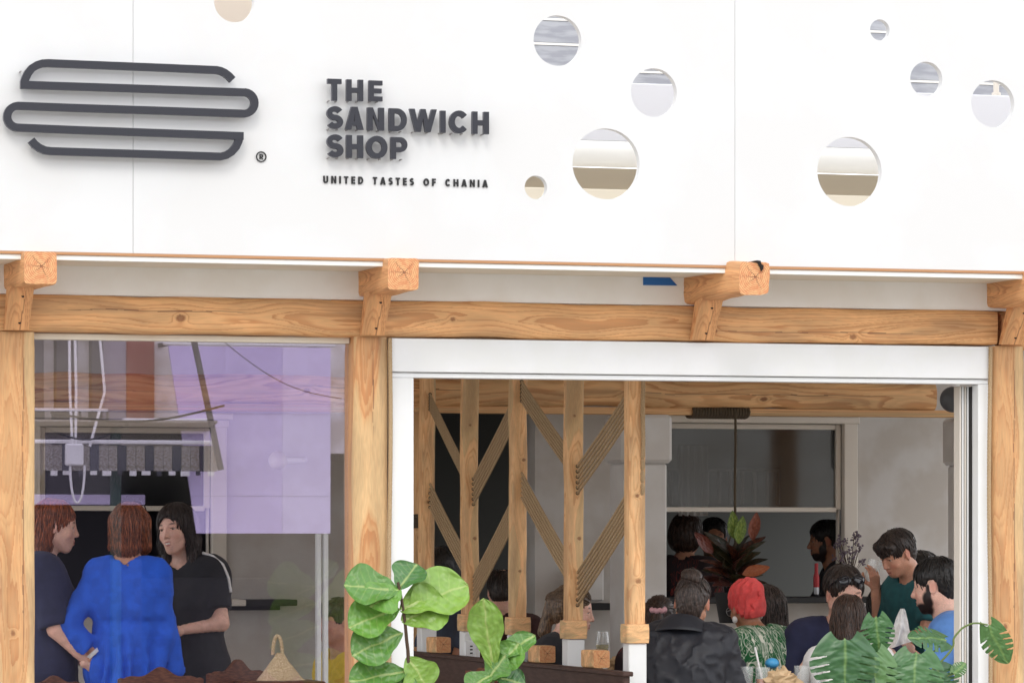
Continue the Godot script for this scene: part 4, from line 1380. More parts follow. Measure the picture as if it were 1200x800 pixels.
# the slatted screen of slim posts laced with rope; it runs back from the front, square to it
func rope_screen() -> void:
	var zs := [-0.75, -1.63, -2.51, -3.39, -4.25]
	var pxs := [745.0, 672.0, 606.0, 550.0, 500.0]
	var sc := thing("rope_screen", "row of five slim timber posts laced with zigzag ropes dividing the veranda", "screen")
	var X := 0.0
	for i in 5: X += P(pxs[i], 0, zs[i]).x / 5.0
	var posts := []
	for i in 5:
		var x := lerpf(X, P(pxs[i], 0, zs[i]).x, 0.8)
		var yb := 1.10
		var top := 2.42
		var kind: int = [2, 0, 1, 0, 2][i]
		posts.append(Vector3(x, 0, zs[i]))
		put_timber("post", timber(top - yb, 0.083, 0.083, [9.0, 7.0, 4.5, 7.0, 3.5][i], 100 + i, [0.0012, 0.003, 0.005, 0.003, 0.005][i]), M["slim_wood_%d" % kind], sc, Transform3D(UPRIGHT, Vector3(x, (top + yb) * 0.5, zs[i])))
		put_timber("block", timber(0.088, 0.112, 0.112, 14, 110 + i, 0.0), M.slim_wood_1, sc, Transform3D(UPRIGHT, Vector3(x, yb - 0.045, zs[i])))
		bx("steel_foot", Vector3(x, (yb - 0.09) * 0.5, zs[i]), Vector3(0.088, yb - 0.09, 0.088), M.white_metal, sc, 0.004)
	# ropes: [post behind, height there, post in front, height there], pixels measured on the photograph
	var rows := [[4, 462, 3, 555, 6, 3.6], [3, 561, 2, 460, 6, 6.0], [2, 447, 1, 533, 6, 4.6], [1, 546, 0, 450, 6, 6.4],
		[4, 567, 3, 655, 6, 5.5], [3, 676, 2, 575, 7, 5.2], [2, 554, 1, 660, 6, 5.8], [1, 671, 0, 566, 7, 6.4]]
	for r in rows:
		var a: Vector3 = posts[r[0]]
		var b: Vector3 = posts[r[2]]
		var za := a.z + 0.042
		var zbk := b.z - 0.042
		var ya: float = P(pxs[r[0]], r[1], za).y
		var yb: float = P(pxs[r[2]], r[3], zbk).y
		var step: float = r[5] / (FOC / (18.5 - za * cos(YAW)))
		var d := Vector3(b.x - a.x, yb - ya, zbk - za)
		var L := d.length()
		var path := PackedVector3Array()
		var m := int(L / 0.008)
		for k in m + 1: path.append(d * (float(k) / m) + Vector3(0, -0.006 * sin(PI * k / m), 0))
		var g := G.new()
		var apart := step * sqrt(d.x * d.x + d.z * d.z) / L
		g.tube(path, PackedFloat32Array([minf(0.0064, apart * 0.40)]), 9, 3, 0.036)
		var me := g.mesh()
		var hol := G.new()
		for k in r[4]:
			put("rope", me, M.rope, sc, Vector3(a.x + 0.008, ya - k * step, za))
			hol.append(hole_ring(), Transform3D(Basis(Vector3.RIGHT, PI / 2), Vector3(a.x + 0.008, ya - k * step, za)))
		put("rope_holes", hol.mesh(), M.hole, sc)
	# the loose end stitched down the nearest post
	var p: Vector3 = posts[0]
	var g := G.new()
	var path := PackedVector3Array()
	var x := P(749.5, 0, p.z).x
	var y0 := P(749, 445, p.z).y
	var y1 := P(749, 534, p.z).y
	for k in 50: path.append(Vector3(x + 0.002 * sin(k * 0.2), lerpf(y0 + 0.05, y1, k / 49.0), p.z + 0.05))
	path.append(Vector3(x, y1 - 0.008, p.z + 0.038))
	g.tube(path, PackedFloat32Array([0.0095]), 9, 3, 0.046)
	put("loose_rope", g.mesh(), M.rope, sc)
	for k in 3:
		var s := G.new()
		var yy := P(749, 544 + k * 14.5, p.z).y
		var q := PackedVector3Array()
		for e in 9: q.append(Vector3(x, yy + 0.024 - e * 0.006, p.z + 0.036 + 0.014 * sin(PI * e / 8.0)))
		s.tube(q, PackedFloat32Array([0.0095]), 9, 3, 0.046)
		put("stitch", s.mesh(), M.rope, sc)
	# a sixth post by the jamb with a coil of rope
	var q6 := P(486, 0, -4.75)
	var s6 := thing("coiled_post", "slim timber post with a small coil of rope, beside the left white jamb", "post", Vector3(q6.x, 0, -4.75))
	put_timber("post", timber(2.5, 0.07, 0.07, 6, 120, 0.003), M.slim_wood_1, s6, Transform3D(UPRIGHT, Vector3(0, 1.25, 0)))
	for k in 6:
		var c := G.new()
		var cp := PackedVector3Array()
		for e in 17: cp.append(Vector3(cos(TAU * e / 16.0) * 0.045, P(486, 604 + k * 2.6, -4.75).y, sin(TAU * e / 16.0) * 0.045))
		c.tube(cp, PackedFloat32Array([0.0075]), 7, 3, 0.04, false)
		put("coil", c.mesh(), M.dark_rope, s6)
	# low dark wall on the near side of the posts, with pine blocks on it
	var lx := -0.075
	var lw := thing("low_partition", "low dark brown boarded partition below the rope screen", "partition")
	for k in 3:
		bx("board", Vector3(X + lx, 0.148 + k * 0.287, -2.45), Vector3(0.03, 0.283, 3.72), M.dark_brown, lw, 0.004)
	bx("cap_rail", Vector3(X + lx, 0.872, -2.45), Vector3(0.05, 0.022, 3.76), M.dark_brown, lw, 0.004)
	for e in [[641, 773, -2.0, "pine block on the dark partition, left of the wine glass"], [709, 779, -1.15, "pine block on the dark partition, under the wine glass"], [524, 761, -3.85, "pine block between the two farthest screen posts"]]:
		var c := P(e[0], e[1], e[2])
		var o := put_timber("pine_block", timber(0.15, 0.085, 0.085, 14, int(e[0]), 0.0), M.slim_wood_0, null, Transform3D(Basis(Vector3.UP, PI / 2 + 0.1), Vector3(X + lx + 0.03, 0.885 + 0.042, e[2])))
		tag(o, e[3], "block")
	# socket on the foot of the second-farthest post
	var so := P(551, 761, zs[3] + 0.05)
	var sk := thing("wall_socket", "white socket plate on the white foot of a screen post", "socket", so)
	bx("plate", Vector3.ZERO, Vector3(0.058, 0.088, 0.012), M.white_metal, sk, 0.004)
	for k in 3: bx("slot", Vector3(0.004, -0.018 + k * 0.018, 0.0065), Vector3(0.014, 0.007, 0.003), M.rubber, sk, 0.0)

func hole_ring() -> G:
	var g := G.new()
	g.lathe(PackedVector2Array([Vector2(0.0, 0.0), Vector2(0.0098, 0.0), Vector2(0.0098, 0.001), Vector2(0.0, 0.001)]), 10)
	return g

# ---------------------------------------------------------------- the street and the house across it (mirrored in the glass)
func street() -> void:
	structure("ground", Vector3(0, -0.22, 0), Vector3(400, 0.2, 400), M.asphalt)
	structure("pavement", Vector3(0, -0.06, 3.0), Vector3(60, 0.12, 6.0), M.paving, 0.02)
	structure("far_pavement", Vector3(0, -0.06, 18.5), Vector3(60, 0.12, 7.0), M.paving, 0.02)
	structure("veranda_floor", Vector3(0.7, -0.03, -4.5), Vector3(9.8, 0.1, 9.2), M.floor)
	var zr := 22.0
	var R := func(px: float, py: float) -> Vector3:
		var p := P(px, py, -zr)
		return Vector3(p.x, p.y, zr)
	var h := thing("opposite_house", "pale stuccoed house across the street, mirrored in the glass panel", "house")
	var yt: float = R.call(100, 528).y
	bx("wall", Vector3(2, (yt + 7.5) * 0.5, zr + 0.6), Vector3(34, 7.5 - yt, 0.4), M.stucco, h, 0.0)
	bx("wall", Vector3(-9.0, yt * 0.5, zr + 0.6), Vector3(12, yt, 0.4), M.stucco, h, 0.0)
	bx("wall", Vector3(14.0, yt * 0.5, zr + 0.6), Vector3(16, yt, 0.4), M.stucco, h, 0.0)
	bx("shop_back", Vector3(2, 1.2, zr + 4.0), Vector3(10, 2.4, 0.3), M.painted_darkness, h, 0.0)  # shop inside is near-black: its shade is painted into the colour
	bx("shop_ceiling", Vector3(2, yt + 0.02, zr + 2.2), Vector3(10, 0.06, 3.3), M.painted_darkness, h, 0.0)
	bx("shop_floor", Vector3(2, 0.01, zr + 2.3), Vector3(10, 0.05, 3.4), M.painted_darkness, h, 0.0)
	bx("shop_counter", Vector3(2, 0.55, zr + 0.9), Vector3(9.6, 1.1, 0.3), M.painted_darkness, h, 0.01)
	for k in 9: bx("baluster", Vector3(R.call(48, 0).x + k * 0.09, R.call(0, 500).y, zr + 0.2), Vector3(0.02, 0.34, 0.02), M.rubber, h, 0.0)
	for k in 2: bx("balcony_rail", Vector3(R.call(78, 0).x, R.call(0, 500).y + 0.18 - k * 0.36, zr + 0.2), Vector3(0.95, 0.03, 0.04), M.gutter, h, 0.004)
	for e in [[88, 26], [124, 14], [55, 12]]:
		var c: Vector3 = R.call(e[0], 400)
		bx("pier", Vector3(c.x, 4.2, zr + 0.33), Vector3(e[1] / 124.0, 3.8, 0.14), M.grey_pier, h, 0.01)
	var c1: Vector3 = R.call(177, 455)
	bx("shutter", Vector3(c1.x, c1.y + 0.25, zr + 0.36), Vector3(0.28, 1.4, 0.06), M.red_shutter, h, 0.01)
	var c2: Vector3 = R.call(148, 462)
	bx("window", Vector3(c2.x, c2.y + 0.25, zr + 0.37), Vector3(0.30, 1.2, 0.05), M.pane_grey, h, 0.01)
	bx("window_frame", Vector3(c2.x, c2.y + 0.85, zr + 0.36), Vector3(0.36, 0.06, 0.08), M.gutter, h, 0.004)
	var bl := thing("lavender_blind", "broad pale lavender sunblind hung on the house across the street", "blind")
	var a: Vector3 = R.call(196, 405)
	var b: Vector3 = R.call(386, 625)
	# hung in three lengths, a little apart in tone
	var c0: Vector3 = R.call(229, 625)
	var cut: Array = [0.0, 0.36, 0.80, 1.0]
	for k in 3:
		for half in 2:
			var y0 := lerpf(a.y, b.y, cut[k]) - 0.002
			var y1 := lerpf(a.y, b.y, cut[k + 1])
			var xl0 := lerpf(a.x, c0.x, cut[k]) if half == 0 else lerpf(a.x, b.x, 0.70) + 0.002
			var xl1 := lerpf(a.x, c0.x, cut[k + 1]) if half == 0 else lerpf(a.x, b.x, 0.70) + 0.002
			var xr := b.x if half else lerpf(a.x, b.x, 0.70)
			var lv := G.new()
			lv.extrude(PackedVector2Array([Vector2(xl0, y0), Vector2(xr, y0), Vector2(xr, y1), Vector2(xl1, y1)]), zr - 0.215 + 0.004 * k, zr - 0.185)
			put("cloth", lv.mesh(), [M.lavender_dim, M.lavender, M.lavender_pale][(k + half) % 3 if k < 2 else 1 + half], bl)
	bx("top_bar", Vector3((a.x + b.x) * 0.5, a.y + 0.03, zr - 0.19), Vector3(b.x - a.x + 0.1, 0.05, 0.06), M.gutter, bl, 0.01)
	for s in [a.x + 0.05, b.x - 0.05]: bx("bracket", Vector3(s, a.y + 0.03, zr + 0.12), Vector3(0.04, 0.04, 0.6), M.grey_pier, bl, 0.004)
	var aw := thing("awning", "faded striped awning over the shop across the street", "awning")
	var wa: Vector3 = R.call(30, 522)
	var wb: Vector3 = R.call(243, 553)
	for k in 20:
		var x := lerpf(wa.x, wb.x, (k + 0.5) / 20.0)
		bx("stripe", Vector3(x, (wa.y + wb.y) * 0.5, zr - 0.6), Vector3((wb.x - wa.x) / 20.0 - 0.003, wa.y - wb.y, 0.02), M.awning if k % 3 else M.grey_pier, aw, 0.003)
	bx("front_bar", Vector3((wa.x + wb.x) * 0.5, wa.y + 0.03, zr - 0.6), Vector3(wb.x - wa.x, 0.04, 0.05), M.gutter, aw, 0.008)
	bx("slope", Vector3((wa.x + wb.x) * 0.5, wa.y + 0.14, zr - 0.1), Vector3(wb.x - wa.x, 0.02, 1.02), M.awning, aw, 0.0, Basis(Vector3.RIGHT, 0.18))
	var sl: Vector3 = R.call(190, 495)
	var fx := thing("strip_fitting", "long white strip fitting above the awning across the street", "fixture", Vector3(sl.x, sl.y, zr - 0.3))
	bx("batten", Vector3.ZERO, Vector3(0.84, 0.07, 0.08), M.gutter, fx, 0.01)
	bx("arm", Vector3(0, 0.02, 0.3), Vector3(0.05, 0.05, 0.6), M.grey_pier, fx, 0.004)
	for k in 14:
		var rx := lerpf(wa.x, wb.x, (k + 0.5) / 14.0)
		bx("fringe", Vector3(rx, wb.y - 0.015, zr - 0.6), Vector3(0.045 + 0.02 * (k % 3), 0.05 + 0.015 * (k % 2), 0.012), M.gutter if k % 3 else M.grey_pier, aw, 0.003)
	var mb: Vector3 = R.call(73, 534)
	var mx := thing("junction_box", "small white junction box hanging by cables at the awning across the street", "box", Vector3(mb.x, mb.y, zr - 0.75))
	bx("case", Vector3.ZERO, Vector3(0.17, 0.21, 0.08), M.gutter, mx, 0.015)
	for e in [[-0.03, 1.4], [0.02, 1.5], [0.25, 1.3]]:
		var cw := G.new()
		cw.tube(PackedVector3Array([Vector3(e[0], e[1], 0.1), Vector3(e[0] * 1.2, 0.6, 0.03), Vector3(e[0] * 0.6, 0.08, 0)]), PackedFloat32Array([0.014]), 7)
		put("cable", cw.mesh(), M.gutter, mx)
	var lo := G.new()
	var lp := PackedVector3Array()
	for k in 15: lp.append(Vector3(0.03 + 0.07 * cos(PI + PI * k / 14.0), -0.1 - 0.36 * sin(PI * k / 14.0), 0))
	lo.tube(lp, PackedFloat32Array([0.012]), 7)
	put("cable", lo.mesh(), M.gutter, mx)
	var g := G.new()
	g.tube(PackedVector3Array([R.call(206, 395) - Vector3(0, 0, 0.9), R.call(239, 552) - Vector3(0, 0, 0.9)]), PackedFloat32Array([0.03]), 10)
	put("awning_arm", g.mesh(), M.grey_pier, aw)
	var gp := G.new()
	var pb: Vector3 = R.call(132, 560)
	gp.tube(PackedVector3Array([Vector3(pb.x, 0, zr - 0.3), Vector3(pb.x, pb.y + 0.5, zr - 0.3)]), PackedFloat32Array([0.055]), 12)
	tag(put("green_post", gp.mesh(), M.green_pole), "dark green post under the awning across the street", "post")
	var li: Vector3 = R.call(110, 585)
	var lb := thing("lit_counter", "long pale lavender counter in the shop across the street", "counter", Vector3(li.x, 0, zr + 0.4))
	bx("top", Vector3(0, li.y, 0), Vector3(1.14, 0.10, 0.5), M.lavender, lb, 0.01)
	bx("base", Vector3(0, li.y * 0.5 - 0.05, 0.02), Vector3(1.1, li.y - 0.06, 0.4), M.painted_darkness, lb, 0.01)
	for e in [[[40, 486], [240, 478], 0.012], [[240, 405], [375, 470], 0.0045], [[40, 506], [130, 499], 0.01]]:
		var wi := G.new()
		var p0: Vector3 = R.call(e[0][0], e[0][1])
		var p1: Vector3 = R.call(e[1][0], e[1][1])
		var pa := PackedVector3Array()
		for k in 13: pa.append(p0.lerp(p1, k / 12.0) + Vector3(0, -0.12 * sin(PI * k / 12.0), -1.0))
		wi.tube(pa, PackedFloat32Array([e[2]]), 6)
		tag(put("overhead_wire", wi.mesh(), M.rubber), ["upper slack wire along the house across the street", "thin wire slanting across the lavender sunblind", "short lower wire beside the awning across the street"][[0.012, 0.0045, 0.01].find(e[2])], "wire")

# ---------------------------------------------------------------- plants
func frond(kind: String, L: float, W: float, droop: float, fold: float, sd: int, top: Color, vein: Color) -> ArrayMesh:
	# a leaf from the origin along +z, its upper face towards +y
	var nu := 34
	var nv := 19
	if kind == "fiddle":
		nu = 84
		nv = 27
	if kind == "monstera":
		nu = 120
		nv = 31
	var nz := fnoise(sd, 1.0, 2)
	var pts := PackedVector3Array()
	var cols := PackedColorArray()
	for i in nu + 1:
		var t := float(i) / nu
		for j in nv:
			var s := 2.0 * j / (nv - 1) - 1.0
			var a := absf(s)
			var w := 0.0
			var z := t
			match kind:
				"fiddle":
					w = W * (0.50 * pow(sin(PI * clampf(pow(t, 1.3), 0.0, 1.0)), 0.5) * (0.60 + 0.45 * t)) * (1.0 - 0.16 * exp(-pow((t - 0.36) / 0.13, 2.0)))
					z = t - 0.03 * a * a
				"monstera":
					w = W * 0.53 * pow(sin(PI * pow(clampf(t * 0.985 + 0.012, 0.0, 1.0), 0.62)), 0.62)
					z = t + 0.20 * a * (1.0 - t) - 0.34 * a * a * exp(-t * 9.0)
				"croton":
					w = W * 0.5 * pow(sin(PI * pow(t, 0.9)), 0.75)
			var y := -droop * t * t * L + fold * w * a * a + 0.018 * L * nz.get_noise_2d(t * 5.0, s * 2.0)
			if kind == "fiddle": y += 0.006 * sin(t * 13.0 + s * 2.0) * a * L / 0.3
			pts.append(Vector3(s * w + 0.03 * L * nz.get_noise_1d(t * 2.0 + 7.0), y, z * L))
			var lines := 7.0 if kind == "fiddle" else 8.0
			var f := fposmod((t - 0.20 * a * (W / L)) * lines, 1.0)
			if kind == "monstera": f = fposmod((t - 0.24) / 0.145 + 0.5, 1.0)
			var lat := (1.0 - smoothstep(0.02, 0.07, minf(f, 1.0 - f))) * 0.5 * (1.0 - 0.5 * a)
			var mid := 1.0 - smoothstep(0.003, 0.0065, a * w)
			var c := top * (1.0 + 0.17 * nz.get_noise_2d(t * 6.0, s * 4.0))
			if kind == "croton":
				c = c.lerp(vein, clampf(0.5 + 1.6 * nz.get_noise_2d(t * 7.0 + 3.0, s * 3.0) - 0.6 * a, 0.0, 1.0))
			elif kind == "fiddle": c = c.lerp(vein, maxf(mid * 0.62, lat * 0.62))
			else: c = c.lerp(vein, maxf(mid * 0.55, lat * 0.25))
			c.a = 1.0
			cols.append(c)
	var g := G.new()
	g.skin(pts, nu + 1, nv, false, PackedVector2Array(), cols)
	if kind == "monstera":      # slits between the lobes, from the rim inwards, and a few holes by the midrib
		var kept := PackedInt32Array()
		for i in nu:
			for j in nv - 1:
				var t := (i + 0.5) / nu
				var s := 2.0 * (j + 0.5) / (nv - 1) - 1.0
				var a := absf(s)
				var cut := false
				for q in 4:
					var tc := 0.24 + 0.145 * q + 0.025 * nz.get_noise_1d(q * 9.0 + (40.0 if s > 0 else 0.0))
					var inner := 0.46 + 0.12 * nz.get_noise_1d(q * 5.0 + (80.0 if s > 0 else 20.0))
					if a > inner and absf(t - tc) < 0.010 + 0.034 * (a - inner): cut = true
				if not cut:
					var k := (i * (nv - 1) + j) * 6
					kept.append_array(g.ix.slice(k, k + 6))
		g.ix = kept
	return g.mesh()

# a leaf that starts at base and whose middle line heads along dir; face is where its upper side looks
func add_leaf(n: Node3D, me: ArrayMesh, base: Vector3, dir: Vector3, face: Vector3) -> void:
	var z := dir.normalized()
	var y := (face - z * face.dot(z)).normalized()
	var o := put("leaf", me, M.leaf, n)
	o.transform = Transform3D(Basis(y.cross(z), y, z), base)

func stalk(n: Node3D, pts: Array, r0: float, r1: float, m: Material, called := "stem") -> void:
	var c := Curve3D.new()
	for i in pts.size():
		var t: Vector3 = (pts[mini(i + 1, pts.size() - 1)] - pts[maxi(i - 1, 0)]) * 0.22
		c.add_point(pts[i], -t, t)
	c.bake_interval = 0.02
	var b := c.get_baked_points()
	var r := PackedFloat32Array()
	for i in b.size(): r.append(lerpf(r0, r1, float(i) / maxi(b.size() - 1, 1)))
	var g := G.new()
	g.tube(b, r, 9)
	put(called, g.mesh(), m, n)

func pot(n: Node3D, r: float, h: float) -> void:
	var g := G.new()
	g.lathe(PackedVector2Array([Vector2(0, 0), Vector2(r * 0.75, 0), Vector2(r * 0.78, 0.01), Vector2(r, h - 0.03), Vector2(r * 1.06, h - 0.03), Vector2(r * 1.06, h), Vector2(r * 0.95, h), Vector2(r * 0.93, h - 0.04), Vector2(0, h - 0.04)]), 32)
	put("pot", g.mesh(), M.pot, n)
	var s := G.new()
	s.lathe(PackedVector2Array([Vector2(0, h - 0.035), Vector2(r * 0.9, h - 0.038)]), 24)
	put("soil", s.mesh(), M.soil, n)

func plants() -> void:
	var view := -fwd
	# in the photograph's plane: right, up, towards the viewer
	var V := func(x: float, y: float, t: float) -> Vector3: return rgt * x + Vector3.UP * y + view * t
	var z := 0.62
	var k := FOC / (18.5 - z * cos(YAW))
	# [tip x, y | base x, y | width | tilt of the face | colour step | seed], in pixels of the photograph
	var fig := thing("fiddle_leaf_fig", "fiddle-leaf fig with broad glossy leaves in front of the middle post", "plant", Vector3(P(472, 0, z).x, 0, z))
	pot(fig, 0.17, 0.34)
	stalk(fig, [Vector3(0, 0.3, 0), P(478, 800, z) - fig.position, P(476, 745, z) - fig.position, P(470, 700, z) - fig.position, P(466, 682, z) - fig.position], 0.012, 0.006, M.woody_stem, "trunk")
	var cg := [lin(92, 136, 54), lin(78, 120, 50), lin(60, 104, 50), lin(116, 150, 62)]
	var vn := lin(168, 180, 112)
	var l1 := [[470, 714, 538, 684, 68, 0.10, 0.35, 3], [466, 692, 411, 684, 56, -0.02, 0.5, 1], [468, 690, 486, 661, 46, -0.15, 0.7, 2], [467, 714, 413, 730, 52, 0.12, 0.4, 0], [472, 728, 516, 706, 60, 0.25, 0.1, 3], [470, 742, 416, 764, 52, 0.2, 0.2, 1],
		[478, 770, 500, 802, 46, 0.25, 0.3, 3], [476, 786, 414, 795, 46, 0.2, 0.4, 1], [468, 690, 434, 708, 50, 0.3, 0.25, 0], [478, 790, 470, 818, 50, 0.3, 0.2, 1]]
	for i in l1.size():
		var e: Array = l1[i]
		var a := P(e[0], e[1], z)
		var b := P(e[2], e[3], z)
		var L := a.distance_to(b) * 1.12
		add_leaf(fig, frond("fiddle", L, e[4] / k * 1.18, 0.10, 0.22, 200 + i, cg[e[7]], vn), a - fig.position, (b - a).normalized() + view * e[5], V.call(0.15 * (1 if i % 2 else -1), e[6] + 0.25, 1.0))
	var f2 := thing("fiddle_leaf_fig", "young fiddle-leaf fig with one tall upright leaf before the rope screen", "plant", Vector3(P(578, 0, z).x, 0, z))
	pot(f2, 0.13, 0.3)
	stalk(f2, [Vector3(0, 0.25, 0), P(578, 815, z) - f2.position, P(577, 790, z) - f2.position], 0.009, 0.005, M.stem, "trunk")
	var l2 := [[577, 782, 566, 708, 42, 0.12, 0.05, 3], [580, 776, 622, 744, 30, 0.0, 0.5, 1], [578, 796, 604, 756, 40, 0.1, 0.2, 0], [577, 790, 548, 806, 34, 0.2, 0.4, 1], [580, 792, 612, 800, 34, 0.2, 0.6, 2], [572, 795, 590, 770, 40, 0.3, 0.2, 1]]
	for i in l2.size():
		var e: Array = l2[i]
		var a := P(e[0], e[1], z)
		var b := P(e[2], e[3], z)
		add_leaf(f2, frond("fiddle", a.distance_to(b) * 1.1, e[4] / k * 1.18, 0.08, 0.25, 230 + i, cg[e[7]], vn), a - f2.position, (b - a).normalized() + view * e[5], V.call(-0.2, e[6] + 0.2, 1.0))
	# monstera
	var z2 := 0.5
	var mo := thing("monstera", "monstera with split glossy leaves at the right side of the opening", "plant", Vector3(P(1045, 0, z2).x, 0, z2))
	pot(mo, 0.2, 0.38)
	var mc := [lin(50, 88, 50), lin(60, 100, 56), lin(78, 114, 62), lin(42, 76, 46)]
	var mv := lin(122, 150, 84)
	var heart := P(1040, 830, z2)
	# [base x, y, tip x, y, width px, towards the viewer, up, colour]
	var l3 := [[990, 748, 992, 806, 74, 0.2, 0.55, 0], [1027, 722, 1030, 760, 36, 0.1, 0.5, 1], [1074, 764, 1070, 814, 62, 0.3, 0.75, 1], [1110, 750, 1068, 742, 38, 0.3, 0.9, 0], [1024, 762, 1028, 818, 56, 0.25, 0.5, 2], [1098, 782, 1110, 810, 44, 0.2, 0.6, 0], [1050, 770, 1044, 812, 54, 0.1, 0.5, 3], [1158, 732, 1178, 772, 32, 0.1, 0.3, 2],
		[1118, 790, 1130, 778, 16, 0.1, 0.3, 2], [1010, 785, 985, 815, 50, 0.3, 0.6, 3]]
	for i in l3.size():
		var e: Array = l3[i]
		var zo: float = z2 + [0.06, 0.0, 0.05, -0.06, 0.03, -0.02, -0.04, 0.02, 0.0, 0.02][i]
		var a := P(e[0], e[1], zo)
		var b := P(e[2], e[3], zo)
		var big: bool = e[4] > 40
		add_leaf(mo, frond("monstera" if big else "croton" if false else "monstera", a.distance_to(b) * 1.15, e[4] / k * 1.12, 0.14, -0.12, 260 + i, mc[e[7]], mv), a - mo.position, (b - a).normalized() + view * e[5], V.call([0.2, -0.3, 0.0, -0.2, 0.3, 0.1, 0.0, -0.4, 0.1, -0.2][i], e[6], 1.0))
		if i == 7: stalk(mo, [heart - mo.position, P(1108, 770, z2) - mo.position, P(1120, 745, z2) - mo.position, P(1138, 731, z2) - mo.position, a - mo.position], 0.006, 0.004, M.stem, "petiole")
		else: stalk(mo, [heart - mo.position, (heart + a) * 0.5 - mo.position + V.call(0, 0.02, -0.05), a - mo.position + view * -0.008], 0.006, 0.0035, M.stem, "petiole")
	# the red-leaved plant that hangs before the window
	var zc := -4.26
	var cr := thing("hanging_croton", "hanging plant with dark red, green and orange leaves before the window", "plant", P(860, 694, zc))
	var rn := RandomNumberGenerator.new()
	rn.seed = 17
	var g := G.new()
	g.lathe(PackedVector2Array([Vector2(0, -0.17), Vector2(0.08, -0.17), Vector2(0.11, 0.0), Vector2(0.10, 0.0), Vector2(0.09, -0.03), Vector2(0, -0.03)]), 24)
	put("pot", g.mesh(), M.black, cr)
	stalk(cr, [Vector3(0, -0.05, 0), Vector3(0.005, 0.12, 0), Vector3(0, 0.26, 0)], 0.01, 0.005, M.woody_stem, "trunk")
	for s in [-1.0, 1.0]: stalk(cr, [Vector3(s * 0.10, 0, 0), Vector3(s * 0.05, 0.2, 0), Vector3(0, 0.40, 0.02)], 0.004, 0.004, M.dark_rope, "cord")
	var cc := [[lin(64, 34, 30), lin(92, 46, 38)], [lin(44, 52, 32), lin(84, 62, 40)], [lin(52, 32, 30), lin(120, 66, 46)], [lin(38, 42, 28), lin(62, 40, 34)]]
	for i in 34:
		var a := i * 2.39996
		var up := lerpf(0.15, 0.95, float(i) / 33.0)
		var d := Vector3(cos(a), up * 1.2 + rn.randf_range(-0.15, 0.15), sin(a) * 0.8 + 0.1)
		var ci: Array = cc[rn.randi() % 4]
		add_leaf(cr, frond("croton", rn.randf_range(0.15, 0.24), rn.randf_range(0.05, 0.075), 0.25, 0.3, 300 + i, ci[0], ci[1]), Vector3(0, lerpf(0.02, 0.20, float(i) / 33.0), 0), d, Vector3(0, 1, 0) + view * 0.8)
	for e in [[Vector3(-0.02, 0.30, 0.06), Vector3(-0.12, 0.75, 0.2), lin(96, 122, 52), lin(150, 168, 80)], [Vector3(0.0, 0.27, 0.08), Vector3(0.05, 0.8, 0.2), lin(104, 132, 56), lin(150, 168, 80)], [Vector3(0.09, 0.29, 0.06), Vector3(0.1, 0.9, 0.1), lin(128, 62, 42), lin(150, 80, 52)], [Vector3(-0.14, 0.22, 0.05), Vector3(-0.6, 0.6, 0.1), lin(112, 56, 44), lin(96, 42, 36)],
		[Vector3(0.0, 0.10, 0.14), Vector3(0.7, 0.25, 0.4), lin(168, 92, 60), lin(180, 112, 76)]]:
		add_leaf(cr, frond("croton", 0.16, 0.065, 0.1, 0.25, 350, e[2], e[3]), e[0], e[1], view + Vector3.UP * 0.3)

# ---------------------------------------------------------------- furniture and table things
func stool(at: Vector3, label: String) -> Node3D:
	var s := thing("stool", label, "stool", at, 0.0, "stools under the seated guests")
	var g := G.new()
	g.lathe(PackedVector2Array([Vector2(0, 0.355), Vector2(0.16, 0.355), Vector2(0.17, 0.362), Vector2(0.17, 0.378), Vector2(0.16, 0.385), Vector2(0, 0.385)]), 24)
	put("seat", g.mesh(), M.chair_wood, s)
	for k in 4:
		var a := TAU * (k + 0.5) / 4.0
		var l := G.new()
		l.tube(PackedVector3Array([Vector3(cos(a) * 0.17, 0, sin(a) * 0.17), Vector3(cos(a) * 0.12, 0.36, sin(a) * 0.12)]), PackedFloat32Array([0.014, 0.018]), 8)
		put("leg", l.mesh(), M.chair_wood, s)
	return s

